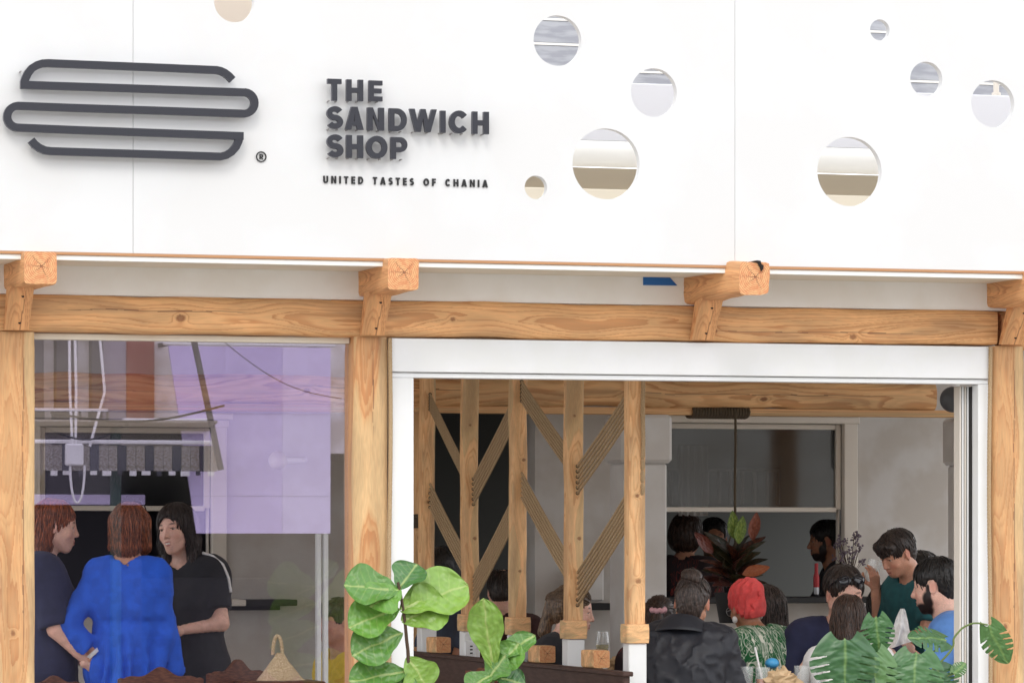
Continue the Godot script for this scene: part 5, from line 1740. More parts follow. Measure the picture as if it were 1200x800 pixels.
# a carved chair: two back posts, a wavy crest rail, splats, a seat and legs; its back is towards local -z
func carved_chair(label: String, at: Vector3, turn: float, w: float, top: float, wave: float, tall_ends := 0.0) -> void:
	var c := thing("carved_chair", label, "chair", at, turn)
	var poly := PackedVector2Array()
	var m := 28
	for i in m + 1:
		var s := float(i) / m * 2.0 - 1.0
		var y := wave * (cos(s * PI * 0.9) * 0.5 + 0.22 * cos(s * PI * 2.6)) + tall_ends * exp(-pow((absf(s) - 0.97) / 0.06, 2.0))
		poly.append(Vector2(s * w * 0.5, top - 0.03 + y))
	for i in m + 1:
		var s := 1.0 - float(i) / m * 2.0
		poly.append(Vector2(s * w * 0.5, top - 0.12 + 0.25 * wave * cos(s * PI * 0.9)))
	var g := G.new()
	g.extrude(poly, -0.225, -0.200)
	put("crest_rail", g.mesh(), M.chair_wood, c)
	for s in [-1.0, 1.0]:
		var l := G.new()
		l.tube(PackedVector3Array([Vector3(s * w * 0.44, 0, -0.20), Vector3(s * w * 0.44, 0.45, -0.18), Vector3(s * w * 0.46, top - 0.10, -0.212)]), PackedFloat32Array([0.018, 0.02, 0.016]), 10)
		put("leg", l.mesh(), M.chair_wood, c)
		var f := G.new()
		f.tube(PackedVector3Array([Vector3(s * w * 0.42, 0, 0.19), Vector3(s * w * 0.42, 0.44, 0.18)]), PackedFloat32Array([0.016, 0.021]), 10)
		put("leg", f.mesh(), M.chair_wood, c)
	for k in 4: bx("splat", Vector3((k - 1.5) * w * 0.19, (top - 0.1 + 0.46) * 0.5, -0.208), Vector3(0.03, top - 0.1 - 0.44, 0.014), M.chair_wood, c, 0.003)
	bx("seat", Vector3(0, 0.45, 0), Vector3(w * 0.95, 0.035, 0.42), M.chair_wood, c, 0.008)

func table(called: String, label: String, at: Vector3, w: float, d: float, h: float) -> void:
	var t := thing(called, label, "table", at)
	bx("top", Vector3(0, h - 0.018, 0), Vector3(w, 0.036, d), M.chair_wood, t, 0.006)
	for e in [[-1, -1], [1, -1], [1, 1], [-1, 1]]:
		bx("leg", Vector3(e[0] * (w * 0.5 - 0.06), (h - 0.036) * 0.5, e[1] * (d * 0.5 - 0.06)), Vector3(0.05, h - 0.036, 0.05), M.chair_wood, t, 0.004)

# a creased sheet: a crumpled napkin or bag
func crumple(sd: int, size: Vector3, folds: float) -> ArrayMesh:
	var nz := fnoise(sd, 1.0, 3)
	var pts := PackedVector3Array()
	for i in 13:
		var t := PI * i / 12.0
		for j in 16:
			var a := TAU * (j + 0.5 * (i % 2)) / 16.0
			var d := Vector3(sin(t) * cos(a), cos(t), sin(t) * sin(a))
			var r := 1.0 + folds * (absf(nz.get_noise_3dv(d * 2.2)) * 2.2 - 0.5 + 0.7 * absf(nz.get_noise_3dv(d * 5.0 + Vector3(3, 3, 3))))
			pts.append(Vector3(d.x * size.x, d.y * size.y, d.z * size.z) * r)
	var g := G.new()
	g.skin(pts, 13, 16, true)
	var f := G.new()
	for i in range(0, g.ix.size(), 3): f.tri(g.v[g.ix[i]], g.v[g.ix[i + 2]], g.v[g.ix[i + 1]])
	return f.mesh()

func objects() -> void:
	plants()
	# tables
	var t1 := P(955, 0, -1.25)
	table("dining_table", "brown wooden table of the guests at the right of the opening", Vector3(t1.x, 0, -1.15), 1.0, 0.62, 0.76)
	var t2 := P(715, 0, -2.6)
	table("dining_table", "brown wooden table behind the rope screen, under the wine glass", Vector3(t2.x, 0, -2.7), 0.7, 0.6, 0.80)
	# things on the right-hand table
	var zt := -0.93
	var gl := [[894, zt, 0.036, 0.125, 0.07, "amber_drink", "tumbler of amber drink in front of the turbaned woman"], [940, zt - 0.02, 0.037, 0.13, 0.0, "", "empty clear tumbler right of the crumpled paper"], [958, zt + 0.03, 0.034, 0.12, 0.03, "milk", "clear tumbler with pale dregs beside the white napkin"], [875, zt + 0.02, 0.033, 0.13, 0.0, "", "empty clear tumbler beside the black jacket"]]
	for e in gl:
		var p := P(e[0], 630, e[1])
		var n := thing("tumbler", e[6], "glass", Vector3(p.x, 0.761, e[1]), 0.0, "glasses on the right-hand table")
		tumbler(n, e[2], e[3], e[4], M[e[5]] if e[5] else null)
	var pb := P(912, 792, zt)
	tag(put("crumpled_bag", crumple(5, Vector3(0.075, 0.052, 0.055), 0.6), M.paper_brown, null, Vector3(pb.x, 0.761 + 0.055, zt + 0.06)), "crumpled brown paper bag among the glasses", "bag")
	var pn := P(968, 782, zt)
	tag(put("paper_napkin", crumple(8, Vector3(0.055, 0.085, 0.05), 0.4), M.napkin, null, Vector3(pn.x, 0.761 + 0.08, zt + 0.1)), "crumpled white napkin below the girl with long hair", "napkin")
	var be := P(905, 777, zt - 0.1)
	var g := G.new()
	var pr := PackedVector2Array()
	for k in 13: pr.append(Vector2(sin(PI * k / 12.0) * 0.034, -cos(PI * k / 12.0) * 0.026))
	g.lathe(pr, 24)
	tag(put("blue_ball", g.mesh(), M.toy_blue, null, be), "small bright blue ball lying on the paper bag", "ball")
	var kn := thing("paper_straw", "white paper straw leaning out of the amber drink", "straw")
	var sg := G.new()
	sg.tube(PackedVector3Array([P(894, 800, zt), P(885, 758, zt - 0.02)]), PackedFloat32Array([0.0055]), 9)
	put("tube", sg.mesh(), M.napkin, kn)
	# the napkin in the bearded man's hand
	var ng := G.new()
	var nz := fnoise(91, 1.0, 2)
	var pts := PackedVector3Array()
	var top := P(1058, 713, -1.10)
	for i in 15:
		for j in 13:
			var t := i / 14.0
			var s := j / 6.0 - 1.0
			var w := 0.010 + 0.052 * pow(t, 0.8)
			pts.append(top + rgt * (s * w - 0.02 * t) + Vector3(0, -0.18 * t + 0.02 * t * s, 0) - fwd * (0.02 * sin(s * 5.0 + t * 3.0) * t + 0.015 * nz.get_noise_2d(s * 2.0, t * 3.0)))
	ng.skin(pts, 15, 13)
	tag(put("held_napkin", ng.mesh(), M.napkin), "white paper napkin hanging from the bearded man's raised fingers", "napkin")
	# wine glass and papers behind the screen
	var wp := P(706, 752, -2.55)
	var wn := thing("wine_glass", "stemmed glass of white wine behind the rope screen", "glass", Vector3(wp.x, 0.801, -2.55))
	var wg := G.new()
	wg.lathe(PackedVector2Array([Vector2(0, 0), Vector2(0.034, 0), Vector2(0.034, 0.003), Vector2(0.006, 0.008), Vector2(0.0045, 0.09), Vector2(0.012, 0.10), Vector2(0.030, 0.118), Vector2(0.037, 0.145), Vector2(0.035, 0.18), Vector2(0.029, 0.222), Vector2(0.0275, 0.222), Vector2(0.0335, 0.18), Vector2(0.0352, 0.146), Vector2(0.028, 0.121), Vector2(0.0, 0.104)]), 28)
	put("bowl", wg.mesh(), M.tumbler, wn)
	var ww := G.new()
	ww.lathe(PackedVector2Array([Vector2(0, 0.106), Vector2(0.026, 0.122), Vector2(0.0340, 0.146), Vector2(0.0335, 0.155), Vector2(0, 0.155)]), 28)
	put("wine", ww.mesh(), M.white_wine, wn)
	for e in [[694, 775, -2.6, 3, Vector3(0.07, 0.06, 0.06), "creased brown paper bag left of the wine glass"], [724, 776, -2.7, 4, Vector3(0.05, 0.045, 0.05), "small creased paper wrap right of the wine glass"]]:
		var p := P(e[0], e[1], e[2])
		tag(put("paper_bag", crumple(e[3], e[4], 0.3), M.paper_brown, null, Vector3(p.x, 0.80 + e[4].y * 0.95, e[2])), e[5], "bag")
	# chairs that show their backs
	carved_chair("carved brown chair with a long wavy crest behind the glass, below the blue dress", Vector3(P(196, 0, -0.42).x, 0, -0.66), PI - 0.12, 0.38, 0.92, 0.055, 0.02)
	carved_chair("carved brown chair with scalloped crest behind the glass, near the canvas bag", Vector3(P(262, 0, -0.6).x, 0, -0.95), PI + 0.5, 0.36, 0.93, 0.07, 0.03)
	carved_chair("carved brown chair at the lower left corner behind the glass", Vector3(P(52, 0, -0.5).x, 0, -0.72), PI + 0.2, 0.3, 0.895, 0.04)
	carved_chair("brown wooden chair with knobbed posts beside the young fig", Vector3(P(515, 0, -1.2).x, 0, -1.2), PI + 0.9, 0.34, 0.90, 0.03, 0.04)
	carved_chair("brown wooden chair behind the woman with the turban", Vector3(P(952, 0, -1.75).x, 0, -1.95), 0.6, 0.36, 0.99, 0.03)
	carved_chair("brown wooden chair of the man in the sky blue shirt", Vector3(P(1128, 0, -0.9).x, 0, -1.02), -1.9, 0.40, 0.90, 0.02)
	# the canvas bag with one handle, standing on a small table
	var bp := P(328, 797, -0.6)
	table("side_table", "small table under the canvas bag, behind the glass", Vector3(bp.x, 0, -0.62), 0.36, 0.3, bp.y - 0.002)
	var cb := thing("canvas_bag", "beige canvas bag with a loop handle standing behind the glass", "bag", Vector3(bp.x, bp.y, -0.6))
	var bg := G.new()
	var bpz := PackedVector3Array()
	for i in 9:
		var t := i / 8.0
		for j in 24:
			var a := TAU * j / 24.0
			var rx := lerpf(0.112, 0.012, pow(t, 0.85))
			bpz.append(Vector3(cos(a) * rx + 0.004 * sin(j * 1.7 + t * 5.0), t * 0.125, sin(a) * (0.05 * (1.0 - t) + 0.004)))
	bg.skin(bpz, 9, 24, true)
	put("body", bg.mesh(), M.canvas, cb)
	var hg := G.new()
	var hp := PackedVector3Array()
	for k in 17: hp.append(Vector3(-0.012 + cos(PI * k / 16.0) * 0.022, 0.115 + 0.085 * sin(PI * k / 16.0), 0))
	hg.tube(hp, PackedFloat32Array([0.0085]), 9)
	put("handle", hg.mesh(), M.canvas, cb)
	# on the window counter: a red-capped bottle and a vase of dried flowers
	var rb := P(957, 698, -5.15)
	var bo := thing("red_bottle", "small bottle with a red top on the dark window counter", "bottle", Vector3(rb.x, rb.y, -5.15))
	var b1 := G.new()
	b1.lathe(PackedVector2Array([Vector2(0, 0), Vector2(0.016, 0), Vector2(0.017, 0.01), Vector2(0.017, 0.10), Vector2(0.009, 0.13), Vector2(0, 0.13)]), 20)
	put("glass", b1.mesh(), M.steel, bo)
	var b2 := G.new()
	b2.lathe(PackedVector2Array([Vector2(0.0175, 0.05), Vector2(0.0175, 0.11), Vector2(0.011, 0.135), Vector2(0.011, 0.19), Vector2(0, 0.19)]), 20)
	put("cap", b2.mesh(), M.red_plastic, bo)
	var vp := P(997, 698, -5.12)
	var va := thing("flower_vase", "vase of dried grey-lilac flowers on the window counter", "vase", Vector3(vp.x, vp.y, -5.12))
	var vg := G.new()
	vg.lathe(PackedVector2Array([Vector2(0, 0), Vector2(0.03, 0), Vector2(0.04, 0.05), Vector2(0.022, 0.10), Vector2(0.026, 0.12), Vector2(0.022, 0.12), Vector2(0, 0.09)]), 20)
	put("vessel", vg.mesh(), M.plaster, va)
	var rn := RandomNumberGenerator.new()
	rn.seed = 23
	var fm := mat("dried_flower", rgb(124, 112, 124), 0.9)
	for k in 26:
		var tip := Vector3(rn.randf_range(-0.085, 0.085), rn.randf_range(0.20, 0.37), rn.randf_range(-0.05, 0.05))
		stalk(va, [Vector3(0, 0.09, 0), tip * 0.5 + Vector3(0, 0.05, 0), tip], 0.0016, 0.0012, M.woody_stem)
		var q := G.new()
		for b in 7: q.box(tip + Vector3(rn.randf_range(-0.014, 0.014), rn.randf_range(-0.02, 0.014), rn.randf_range(-0.014, 0.014)), Vector3.ONE * rn.randf_range(0.006, 0.012), 0.002, Basis(Vector3(1, 1, 0).normalized(), rn.randf() * 3.0))
		put("flower_head", q.mesh(), fm, va)
	# stools under the guests whose seats the frame cuts off
	var names := ["under the man behind the third screen post", "under the fair-haired woman", "under the guest with the scrunchie", "under the woman in the black jacket", "under the turbaned woman", "under the man in the navy shirt", "under the girl with long hair", "under the man in sky blue"]
	var at := [[584, -4.95], [636, -2.3], [772, -2.15], [798, -1.0], [902, -1.5], [980, -1.55], [996, -0.95], [1128, -1.05]]
	for i in 8: stool(Vector3(P(at[i][0], 0, at[i][1]).x, 0.0, at[i][1]), "round brown stool " + names[i])

# ---------------------------------------------------------------- people
# A person stands at the node's origin facing local +z; local +x is the person's left. All sizes are those of an adult of 1.7 m, scaled by sc.
var skin_noise := fnoise(71, 1.0, 2)
var wrinkle := fnoise(72, 1.0, 2)

func bend_at(p: Vector3, H: float, lean: float, side: float) -> Vector3:
	var q := p - Vector3(0, H, 0)
	var f := clampf(q.y / 0.42, 0.0, 1.35)
	f = f * (1.0 - 0.18 * f)
	q = Basis(Vector3.RIGHT, lean * f) * q
	q = Basis(Vector3.BACK, side * f) * q
	return q + Vector3(0, H, 0)

func hand_sdf(curl: Array, thumb := 0.3) -> Sdf:
	# a right hand in its own frame: wrist at the origin, fingers along +y, palm towards +z, thumb on +x
	var s := Sdf.new()
	s.cap(Vector3(0, -0.03, 0), Vector3(0, 0.012, 0), 0.024, 0.024, 0.012)
	var xs := [0.027, 0.009, -0.010, -0.028]
	var ys := [0.084, 0.090, 0.086, 0.076]
	var ln := [[0.040, 0.026, 0.020], [0.045, 0.029, 0.021], [0.041, 0.027, 0.021], [0.032, 0.021, 0.018]]
	for k in 4:
		var kn := Vector3(xs[k], ys[k], 0.0)
		s.cap(Vector3(xs[k] * 0.55, 0.006, 0), kn, 0.017, 0.0115, 0.014)
		var p := kn
		var a := 0.0
		for j in 3:
			a += float(curl[k]) * [0.9, 1.15, 0.75][j]
			var d := Vector3(xs[k] * 0.9 * (1.0 - 0.5 * float(curl[k])), cos(a), sin(a)).normalized()
			var q := p + d * float(ln[k][j])
			s.cap(p, q, 0.0096 - j * 0.0008, 0.0092 - j * 0.0010, 0.004)
			p = q
	var t0 := Vector3(0.020, 0.022, 0.004)
	var t1 := t0 + Vector3(0.036, 0.030, 0.012 + 0.02 * thumb)
	var t2 := t1 + Vector3(0.016 - 0.02 * thumb, 0.026, 0.010 + 0.012 * thumb)
	var t3 := t2 + Vector3(0.004 - 0.014 * thumb, 0.024, 0.006 + 0.012 * thumb)
	s.cap(t0, t1, 0.0165, 0.0125, 0.012)
	s.cap(t1, t2, 0.0122, 0.0108, 0.004)
	s.cap(t2, t3, 0.0108, 0.0088, 0.004)
	return s

func add_hand(g: G, h: G, wrist: Vector3, dir: Vector3, palm: Vector3, right: bool, size := 1.0) -> void:
	var y := dir.normalized()
	var z := (palm - y * palm.dot(y)).normalized()
	var x := y.cross(z)
	if not right: x = -x
	g.append(h, Transform3D(Basis(x, y, z) * Basis.from_scale(Vector3.ONE * size), wrist))

func head_sdf(female: bool, child: bool, wide := 1.0) -> Sdf:
	var s := Sdf.new()
	var jw := (0.92 if female else 1.0) * wide
	s.ell(Vector3(0, 0.036, -0.014), Vector3(0.075 * wide, 0.084, 0.093), 0.03)
	s.ell(Vector3(0, -0.016, 0.026), Vector3(0.062 * jw, 0.084, 0.060), 0.03)
	var cy := -0.094 if not child else -0.084
	s.cap(Vector3(0.050 * jw, -0.048, 0.002), Vector3(0.012, cy, 0.056), 0.024, 0.018, 0.025)
	s.cap(Vector3(-0.050 * jw, -0.048, 0.002), Vector3(-0.012, cy, 0.056), 0.024, 0.018, 0.025)
	s.ell(Vector3(0.034, -0.030, 0.058), Vector3(0.024, 0.022, 0.020), 0.02)
	s.ell(Vector3(-0.034, -0.030, 0.058), Vector3(0.024, 0.022, 0.020), 0.02)
	s.cap(Vector3(0.038, 0.026, 0.064), Vector3(-0.038, 0.026, 0.064), 0.0145 if not female else 0.012, 0.0145 if not female else 0.012, 0.015)
	s.ell(Vector3(0, -0.060, 0.072), Vector3(0.028, 0.026, 0.015), 0.015)          # muzzle
	# eye sockets
	s.ell(Vector3(0.031, 0.006, 0.092), Vector3(0.019, 0.012, 0.014), 0.012, 1)
	s.ell(Vector3(-0.031, 0.006, 0.092), Vector3(0.019, 0.012, 0.014), 0.012, 1)
	var nl := 0.9 if female or child else 1.06
	s.cap(Vector3(0, 0.014, 0.080), Vector3(0, -0.026, 0.092 + 0.009 * nl), 0.0075, 0.0105 * nl, 0.010)
	s.ell(Vector3(0, -0.031, 0.097), Vector3(0.011, 0.008, 0.010) * nl, 0.006)
	s.ell(Vector3(0.012, -0.034, 0.087), Vector3(0.008, 0.007, 0.009) * nl, 0.006)
	s.ell(Vector3(-0.012, -0.034, 0.087), Vector3(0.008, 0.007, 0.009) * nl, 0.006)
	# lids
	for k in [-1.0, 1.0]:
		s.ell(Vector3(k * 0.031, 0.012, 0.0765), Vector3(0.0165, 0.0055, 0.0085), 0.004)
		s.ell(Vector3(k * 0.031, -0.004, 0.0755), Vector3(0.0150, 0.0042, 0.0075), 0.004)
	# lips
	s.cap(Vector3(-0.019, -0.0605, 0.081), Vector3(0, -0.0570, 0.0875), 0.0042, 0.0060, 0.004)
	s.cap(Vector3(0.019, -0.0605, 0.081), Vector3(0, -0.0570, 0.0875), 0.0042, 0.0060, 0.004)
	s.cap(Vector3(-0.016, -0.0675, 0.080), Vector3(0, -0.0695, 0.0855), 0.0045, 0.0070, 0.004)
	s.cap(Vector3(0.016, -0.0675, 0.080), Vector3(0, -0.0695, 0.0855), 0.0045, 0.0070, 0.004)
	s.cap(Vector3(-0.017, -0.0632, 0.092), Vector3(0.017, -0.0632, 0.092), 0.0028, 0.0028, 0.004, 1)
	# ears
	for k in [-1.0, 1.0]:
		var eb := Basis(Vector3.UP, k * 0.42) * Basis(Vector3.RIGHT, -0.2)
		s.ell(Vector3(k * 0.0775 * wide, 0.000, -0.012), Vector3(0.0085, 0.031, 0.019), 0.008, 0, eb)
		s.ell(Vector3(k * 0.0890 * wide, 0.003, -0.007), Vector3(0.0075, 0.019, 0.011), 0.006, 1, eb)
	s.cap(Vector3(0, -0.05, -0.026), Vector3(0, -0.135, -0.036), 0.050 if female else 0.057, 0.050 if female else 0.060, 0.03)
	return s

# hair: kind is short, crop, boy, long, curls, bun, tied, balding
func hair_sdf(kind: String) -> Sdf:
	var s := Sdf.new()
	s.noise = wrinkle
	s.mode = 2
	s.amp = 0.0035
	var front := Vector3(0, -0.032, 0.092)
	var thick := 1.0
	match kind:
		"short", "boy": thick = 1.09
		"crop", "balding": thick = 1.0
		"curls": thick = 1.10
		"bun", "tied": thick = 1.03
		"long": thick = 1.08
	s.ell(Vector3(0, 0.042, -0.017), Vector3(0.080, 0.087, 0.098) * thick, 0.02)
	if kind != "curls" and kind != "long":
		s.ell(Vector3(0, -0.005, -0.060), Vector3(0.064, 0.072, 0.052), 0.02)
	match kind:
		"long":
			s.mode = 4
			s.amp = 0.0065
			s.cap(Vector3(0, 0.03, -0.065), Vector3(0.01, -0.17, -0.075), 0.066, 0.052, 0.03)
			for k in [-1.0, 1.0]:
				s.cap(Vector3(k * 0.058, 0.04, -0.01), Vector3(k * 0.080, -0.06, -0.012), 0.036, 0.030, 0.03)
				s.cap(Vector3(k * 0.080, -0.06, -0.012), Vector3(k * 0.074, -0.17, -0.005), 0.030, 0.026, 0.03)
		"bob":
			s.cap(Vector3(0, 0.02, -0.055), Vector3(0, -0.075, -0.062), 0.066, 0.058, 0.03)
			for k in [-1.0, 1.0]: s.cap(Vector3(k * 0.060, 0.04, -0.01), Vector3(k * 0.068, -0.08, -0.015), 0.034, 0.030, 0.03)
		"straight":
			s.cap(Vector3(0, 0.02, -0.060), Vector3(0, -0.165, -0.075), 0.062, 0.060, 0.03)
			s.cap(Vector3(-0.05, -0.02, -0.045), Vector3(-0.055, -0.15, -0.06), 0.04, 0.035, 0.03)
			s.cap(Vector3(0.05, -0.02, -0.045), Vector3(0.055, -0.15, -0.06), 0.04, 0.035, 0.03)
		"bun":
			s.mode = 3
			s.axis = Vector3(0, 0.115, -0.085)
			s.ell(Vector3(0, 0.118, -0.082), Vector3(0.048, 0.036, 0.045), 0.012)
			s.ell(Vector3(0.022, 0.128, -0.074), Vector3(0.030, 0.026, 0.030), 0.008)
			s.ell(Vector3(-0.020, 0.106, -0.100), Vector3(0.030, 0.026, 0.026), 0.008)
			s.ell(Vector3(0, -0.045, -0.050), Vector3(0.054, 0.045, 0.042), 0.02)
		"tied":
			s.mode = 3
			s.axis = Vector3(0, 0.045, -0.125)
			s.cap(Vector3(0, 0.05, -0.115), Vector3(0.01, -0.12, -0.135), 0.028, 0.034, 0.02)
		"curls":
			s.mode = 4
			s.amp = 0.009
			s.ell(Vector3(0, -0.02, -0.05), Vector3(0.092, 0.085, 0.075), 0.04)
		"boy":
			s.cap(Vector3(-0.055, 0.070, 0.062), Vector3(0.055, 0.070, 0.062), 0.028, 0.028, 0.02)
			for q in 7:
				var fx := (q - 3) * 0.018
				s.cap(Vector3(fx * 0.9, 0.085, 0.080), Vector3(fx * 1.15 + 0.006, 0.026 + 0.006 * absf(q - 3), 0.098 - 0.0035 * absf(q - 3) * absf(q - 3) * 0.6), 0.013, 0.006, 0.008)
	# the face and ears stay free
	var fo := 0.0
	if kind == "boy": fo = -0.040
	if kind == "short" or kind == "long": fo = 0.014
	s.ell(Vector3(0, -0.040 + fo, 0.100), Vector3(0.066, 0.098, 0.072), 0.006, 1)
	if kind in ["short", "crop", "boy", "balding", "bun", "tied"]:
		for k in [-1.0, 1.0]:
			s.ell(Vector3(k * 0.088, -0.010, -0.004), Vector3(0.034, 0.044, 0.030), 0.008, 1)
			s.ell(Vector3(k * 0.075, -0.075, 0.030), Vector3(0.05, 0.05, 0.06), 0.008, 1)
		if kind != "bun" and kind != "tied": s.plane(Vector3(0, -0.062, -0.06), Vector3(0, -1, 0.25))
	if kind == "balding":
		s.ell(Vector3(0, 0.14, -0.03), Vector3(0.050, 0.045, 0.060), 0.02, 1)
	return s

const SKIN_T := [Vector3(196, 142, 116), Vector3(206, 156, 132), Vector3(170, 118, 90), Vector3(228, 180, 160)]

func person(o: Dictionary) -> Node3D:
	var H: float = 0.47 if o.get("seat", false) else 0.90
	var fem: bool = o.get("female", false)
	var child: bool = o.get("child", false)
	var sc: float = o.get("sc", 1.0)
	var lean: float = deg_to_rad(o.get("lean", 0.0))
	var side: float = deg_to_rad(o.get("side", 0.0))
	var z: float = o.z
	var base := P(o.px, 630, z)
	var n := thing("person", o.label, "person", Vector3(base.x, o.get("floor", 0.0), z), deg_to_rad(float(o.face)) - YAW, o.get("group", ""))
	n.scale = Vector3.ONE * sc
	var t: Vector3 = SKIN_T[o.get("skin", 0)]
	var skin := lin(t.x, t.y, t.z)
	var body := Sdf.new()
	var cloth := Sdf.new()
	var legs := Sdf.new()
	var inf: float = o.get("loose", 0.012)
	var J := func(x: float, y: float, zz: float) -> Vector3: return bend_at(Vector3(x, H + y, zz), H, lean, side)
	var sw := 0.150 if fem else 0.172
	if child: sw = 0.145
	sw = o.get("shoulder", sw)
	var tor := [[-0.085, 0.03, 0.0, 0.085, 0.03, 0.0, 0.108, 0.108], [-0.055, 0.18, 0.0, 0.055, 0.18, 0.0, 0.098, 0.098], [-0.075, 0.33, -0.005, 0.075, 0.33, -0.005, 0.108, 0.108], [-sw * 0.72, 0.43, -0.012, sw * 0.72, 0.43, -0.012, 0.078, 0.078],
		[-sw, 0.465, -0.012, sw, 0.465, -0.012, 0.056, 0.056]]
	for i in tor.size():
		var e: Array = tor[i]
		var a: Vector3 = J.call(e[0], e[1], e[2])
		var b: Vector3 = J.call(e[3], e[4], e[5])
		if i > 0: body.cap(a, b, e[6] - 0.006, e[7] - 0.006, 0.09)
		else: body.cap(a, b, e[6] - 0.006, e[7] - 0.006, 0.06)
		cloth.cap(a, b, e[6] + inf, e[7] + inf, 0.09)
	if fem:
		for k in [-1.0, 1.0]: cloth.ell(J.call(k * 0.072, 0.335, 0.088), Vector3(0.062, 0.062, 0.05), 0.05)
	var nk0: Vector3 = J.call(0, 0.47, -0.015)
	var nk1: Vector3 = J.call(0, 0.575, 0.012)
	body.cap(nk0, nk1, 0.057 if fem else 0.064, 0.050 if fem else 0.056, 0.03)
	for k in [-1.0, 1.0]:
		body.cap(J.call(k * 0.035, 0.52, -0.018), J.call(k * (sw - 0.02), 0.475, -0.014), 0.036, 0.042, 0.04)
		cloth.cap(J.call(k * 0.035, 0.515, -0.020), J.call(k * (sw - 0.02), 0.475, -0.014), 0.040 + inf * 0.5, 0.044 + inf, 0.05)
	# arms
	var sleeve: float = o.get("sleeve", 0.75)
	var flare: float = o.get("flare", 0.012)
	var hands := []
	for k in 2:
		var s: float = [1.0, -1.0][k]
		var arm: Array = o.get(["armL", "armR"][k], [Vector3(s * 0.05, -0.27, 0.03), Vector3(-s * 0.04, -0.12, 0.20), Vector3(-s * 0.2, -0.1, 1), Vector3(-s, 0, 0), 0.4])
		var S: Vector3 = J.call(s * (sw + 0.012), 0.463, -0.012)
		var E: Vector3 = S + arm[0]
		var W: Vector3 = E + arm[1]
		body.cap(S, E, 0.047 if fem else 0.052, 0.037 if fem else 0.041, 0.03)
		body.cap(E, W, 0.037 if fem else 0.041, 0.0245 if fem else 0.028, 0.015)
		if sleeve <= 1.0:
			var C := S.lerp(E, sleeve)
			cloth.cap(S, C, 0.050 + inf, 0.048 + inf, 0.03, 0, C, (E - S))
		else:
			var C := E.lerp(W, sleeve - 1.0)
			cloth.cap(S, E, 0.052 + inf, 0.042 + inf, 0.03)
			cloth.cap(E, C, 0.042 + inf, 0.032 + inf + flare, 0.02, 0, C, (W - E))
		hands.append([W, arm])
	# legs
	for k in [-1.0, 1.0]:
		var hip := Vector3(k * 0.085, H + 0.0, 0)
		var kn := Vector3(k * 0.11, 0.47, 0.40) if o.get("seat", false) else Vector3(k * 0.10, 0.48, 0.015)
		var an := Vector3(k * 0.11, 0.085, 0.38) if o.get("seat", false) else Vector3(k * 0.10, 0.085, -0.02)
		body.cap(hip, kn, 0.080, 0.052, 0.05)
		body.cap(kn, an, 0.052, 0.036, 0.02)
		body.cap(an + Vector3(0, -0.045, 0), an + Vector3(k * 0.02, -0.055, 0.15), 0.036, 0.028, 0.02)
		legs.cap(hip, kn, 0.092, 0.064, 0.05)
		legs.cap(kn, an + Vector3(0, 0.03, 0), 0.066, 0.056, 0.02, 0, an, an - kn)
	legs.cap(J.call(-0.085, 0.02, 0), J.call(0.085, 0.02, 0), 0.116, 0.116, 0.05)
	var g := job(body, 0.019, skin, [], skin_noise)
	for k in 2:
		var arm: Array = hands[k][1]
		var cu = arm[4]
		var curl: Array = cu if cu is Array else [cu * 0.8, cu, cu * 1.05, cu * 1.1]
		var hand := job(hand_sdf(curl, arm[5] if arm.size() > 5 else 0.3), 0.0034 if o.has(["armL", "armR"][k]) else 0.005, skin, [], skin_noise)
		var hsz := 0.94 if fem else (0.84 if child else 1.03)
		late.append(func() -> void: add_hand(g, hand, hands[k][0], arm[2], arm[3], k == 1, hsz))
	# head
	var hr: Array = o.get("head", [0, 0, 0])
	var hb := Basis(Vector3.RIGHT, lean * 0.55) * Basis(Vector3.BACK, side * 0.5) * Basis.from_euler(Vector3(deg_to_rad(hr[1]), deg_to_rad(hr[0]), deg_to_rad(hr[2])))
	var hs: float = o.get("head_size", 1.0)
	var hx := Transform3D(hb * Basis.from_scale(Vector3.ONE * hs), nk1 + Vector3(0, 0.0, 0.005) + hb * Vector3(0, 0.100, 0.024) * hs)
	var dark: Color = o.get("brow", lin(58, 42, 36))
	var lip := skin.lerp(lin(168, 84, 80), 0.65 if fem else 0.4)
	var paints := []
	if o.has("beard"):
		var bc: Color = o.beard
		paints.append([Vector3(0, -0.092, 0.040), Vector3(0.078, 0.046, 0.066), bc, 0.25])
		for k in [-1.0, 1.0]:
			paints.append([Vector3(k * 0.066, -0.058, 0.024), Vector3(0.030, 0.050, 0.030), bc, 0.3])
			paints.append([Vector3(k * 0.073, -0.018, 0.014), Vector3(0.020, 0.042, 0.014), bc, 0.3])
		paints.append([Vector3(0, -0.048, 0.088), Vector3(0.030, 0.0065, 0.018), bc, 0.35])
	paints += [[Vector3(0, -0.058, 0.088), Vector3(0.022, 0.0075, 0.014), lip, 0.35], [Vector3(0, -0.069, 0.088), Vector3(0.019, 0.0085, 0.014), lip, 0.35], [Vector3(0, -0.0632, 0.088), Vector3(0.020, 0.0022, 0.012), lin(70, 30, 30), 0.4]]
	if o.get("smile", false): paints.append([Vector3(0, -0.0630, 0.088), Vector3(0.017, 0.0042, 0.014), lin(226, 216, 206), 0.3])
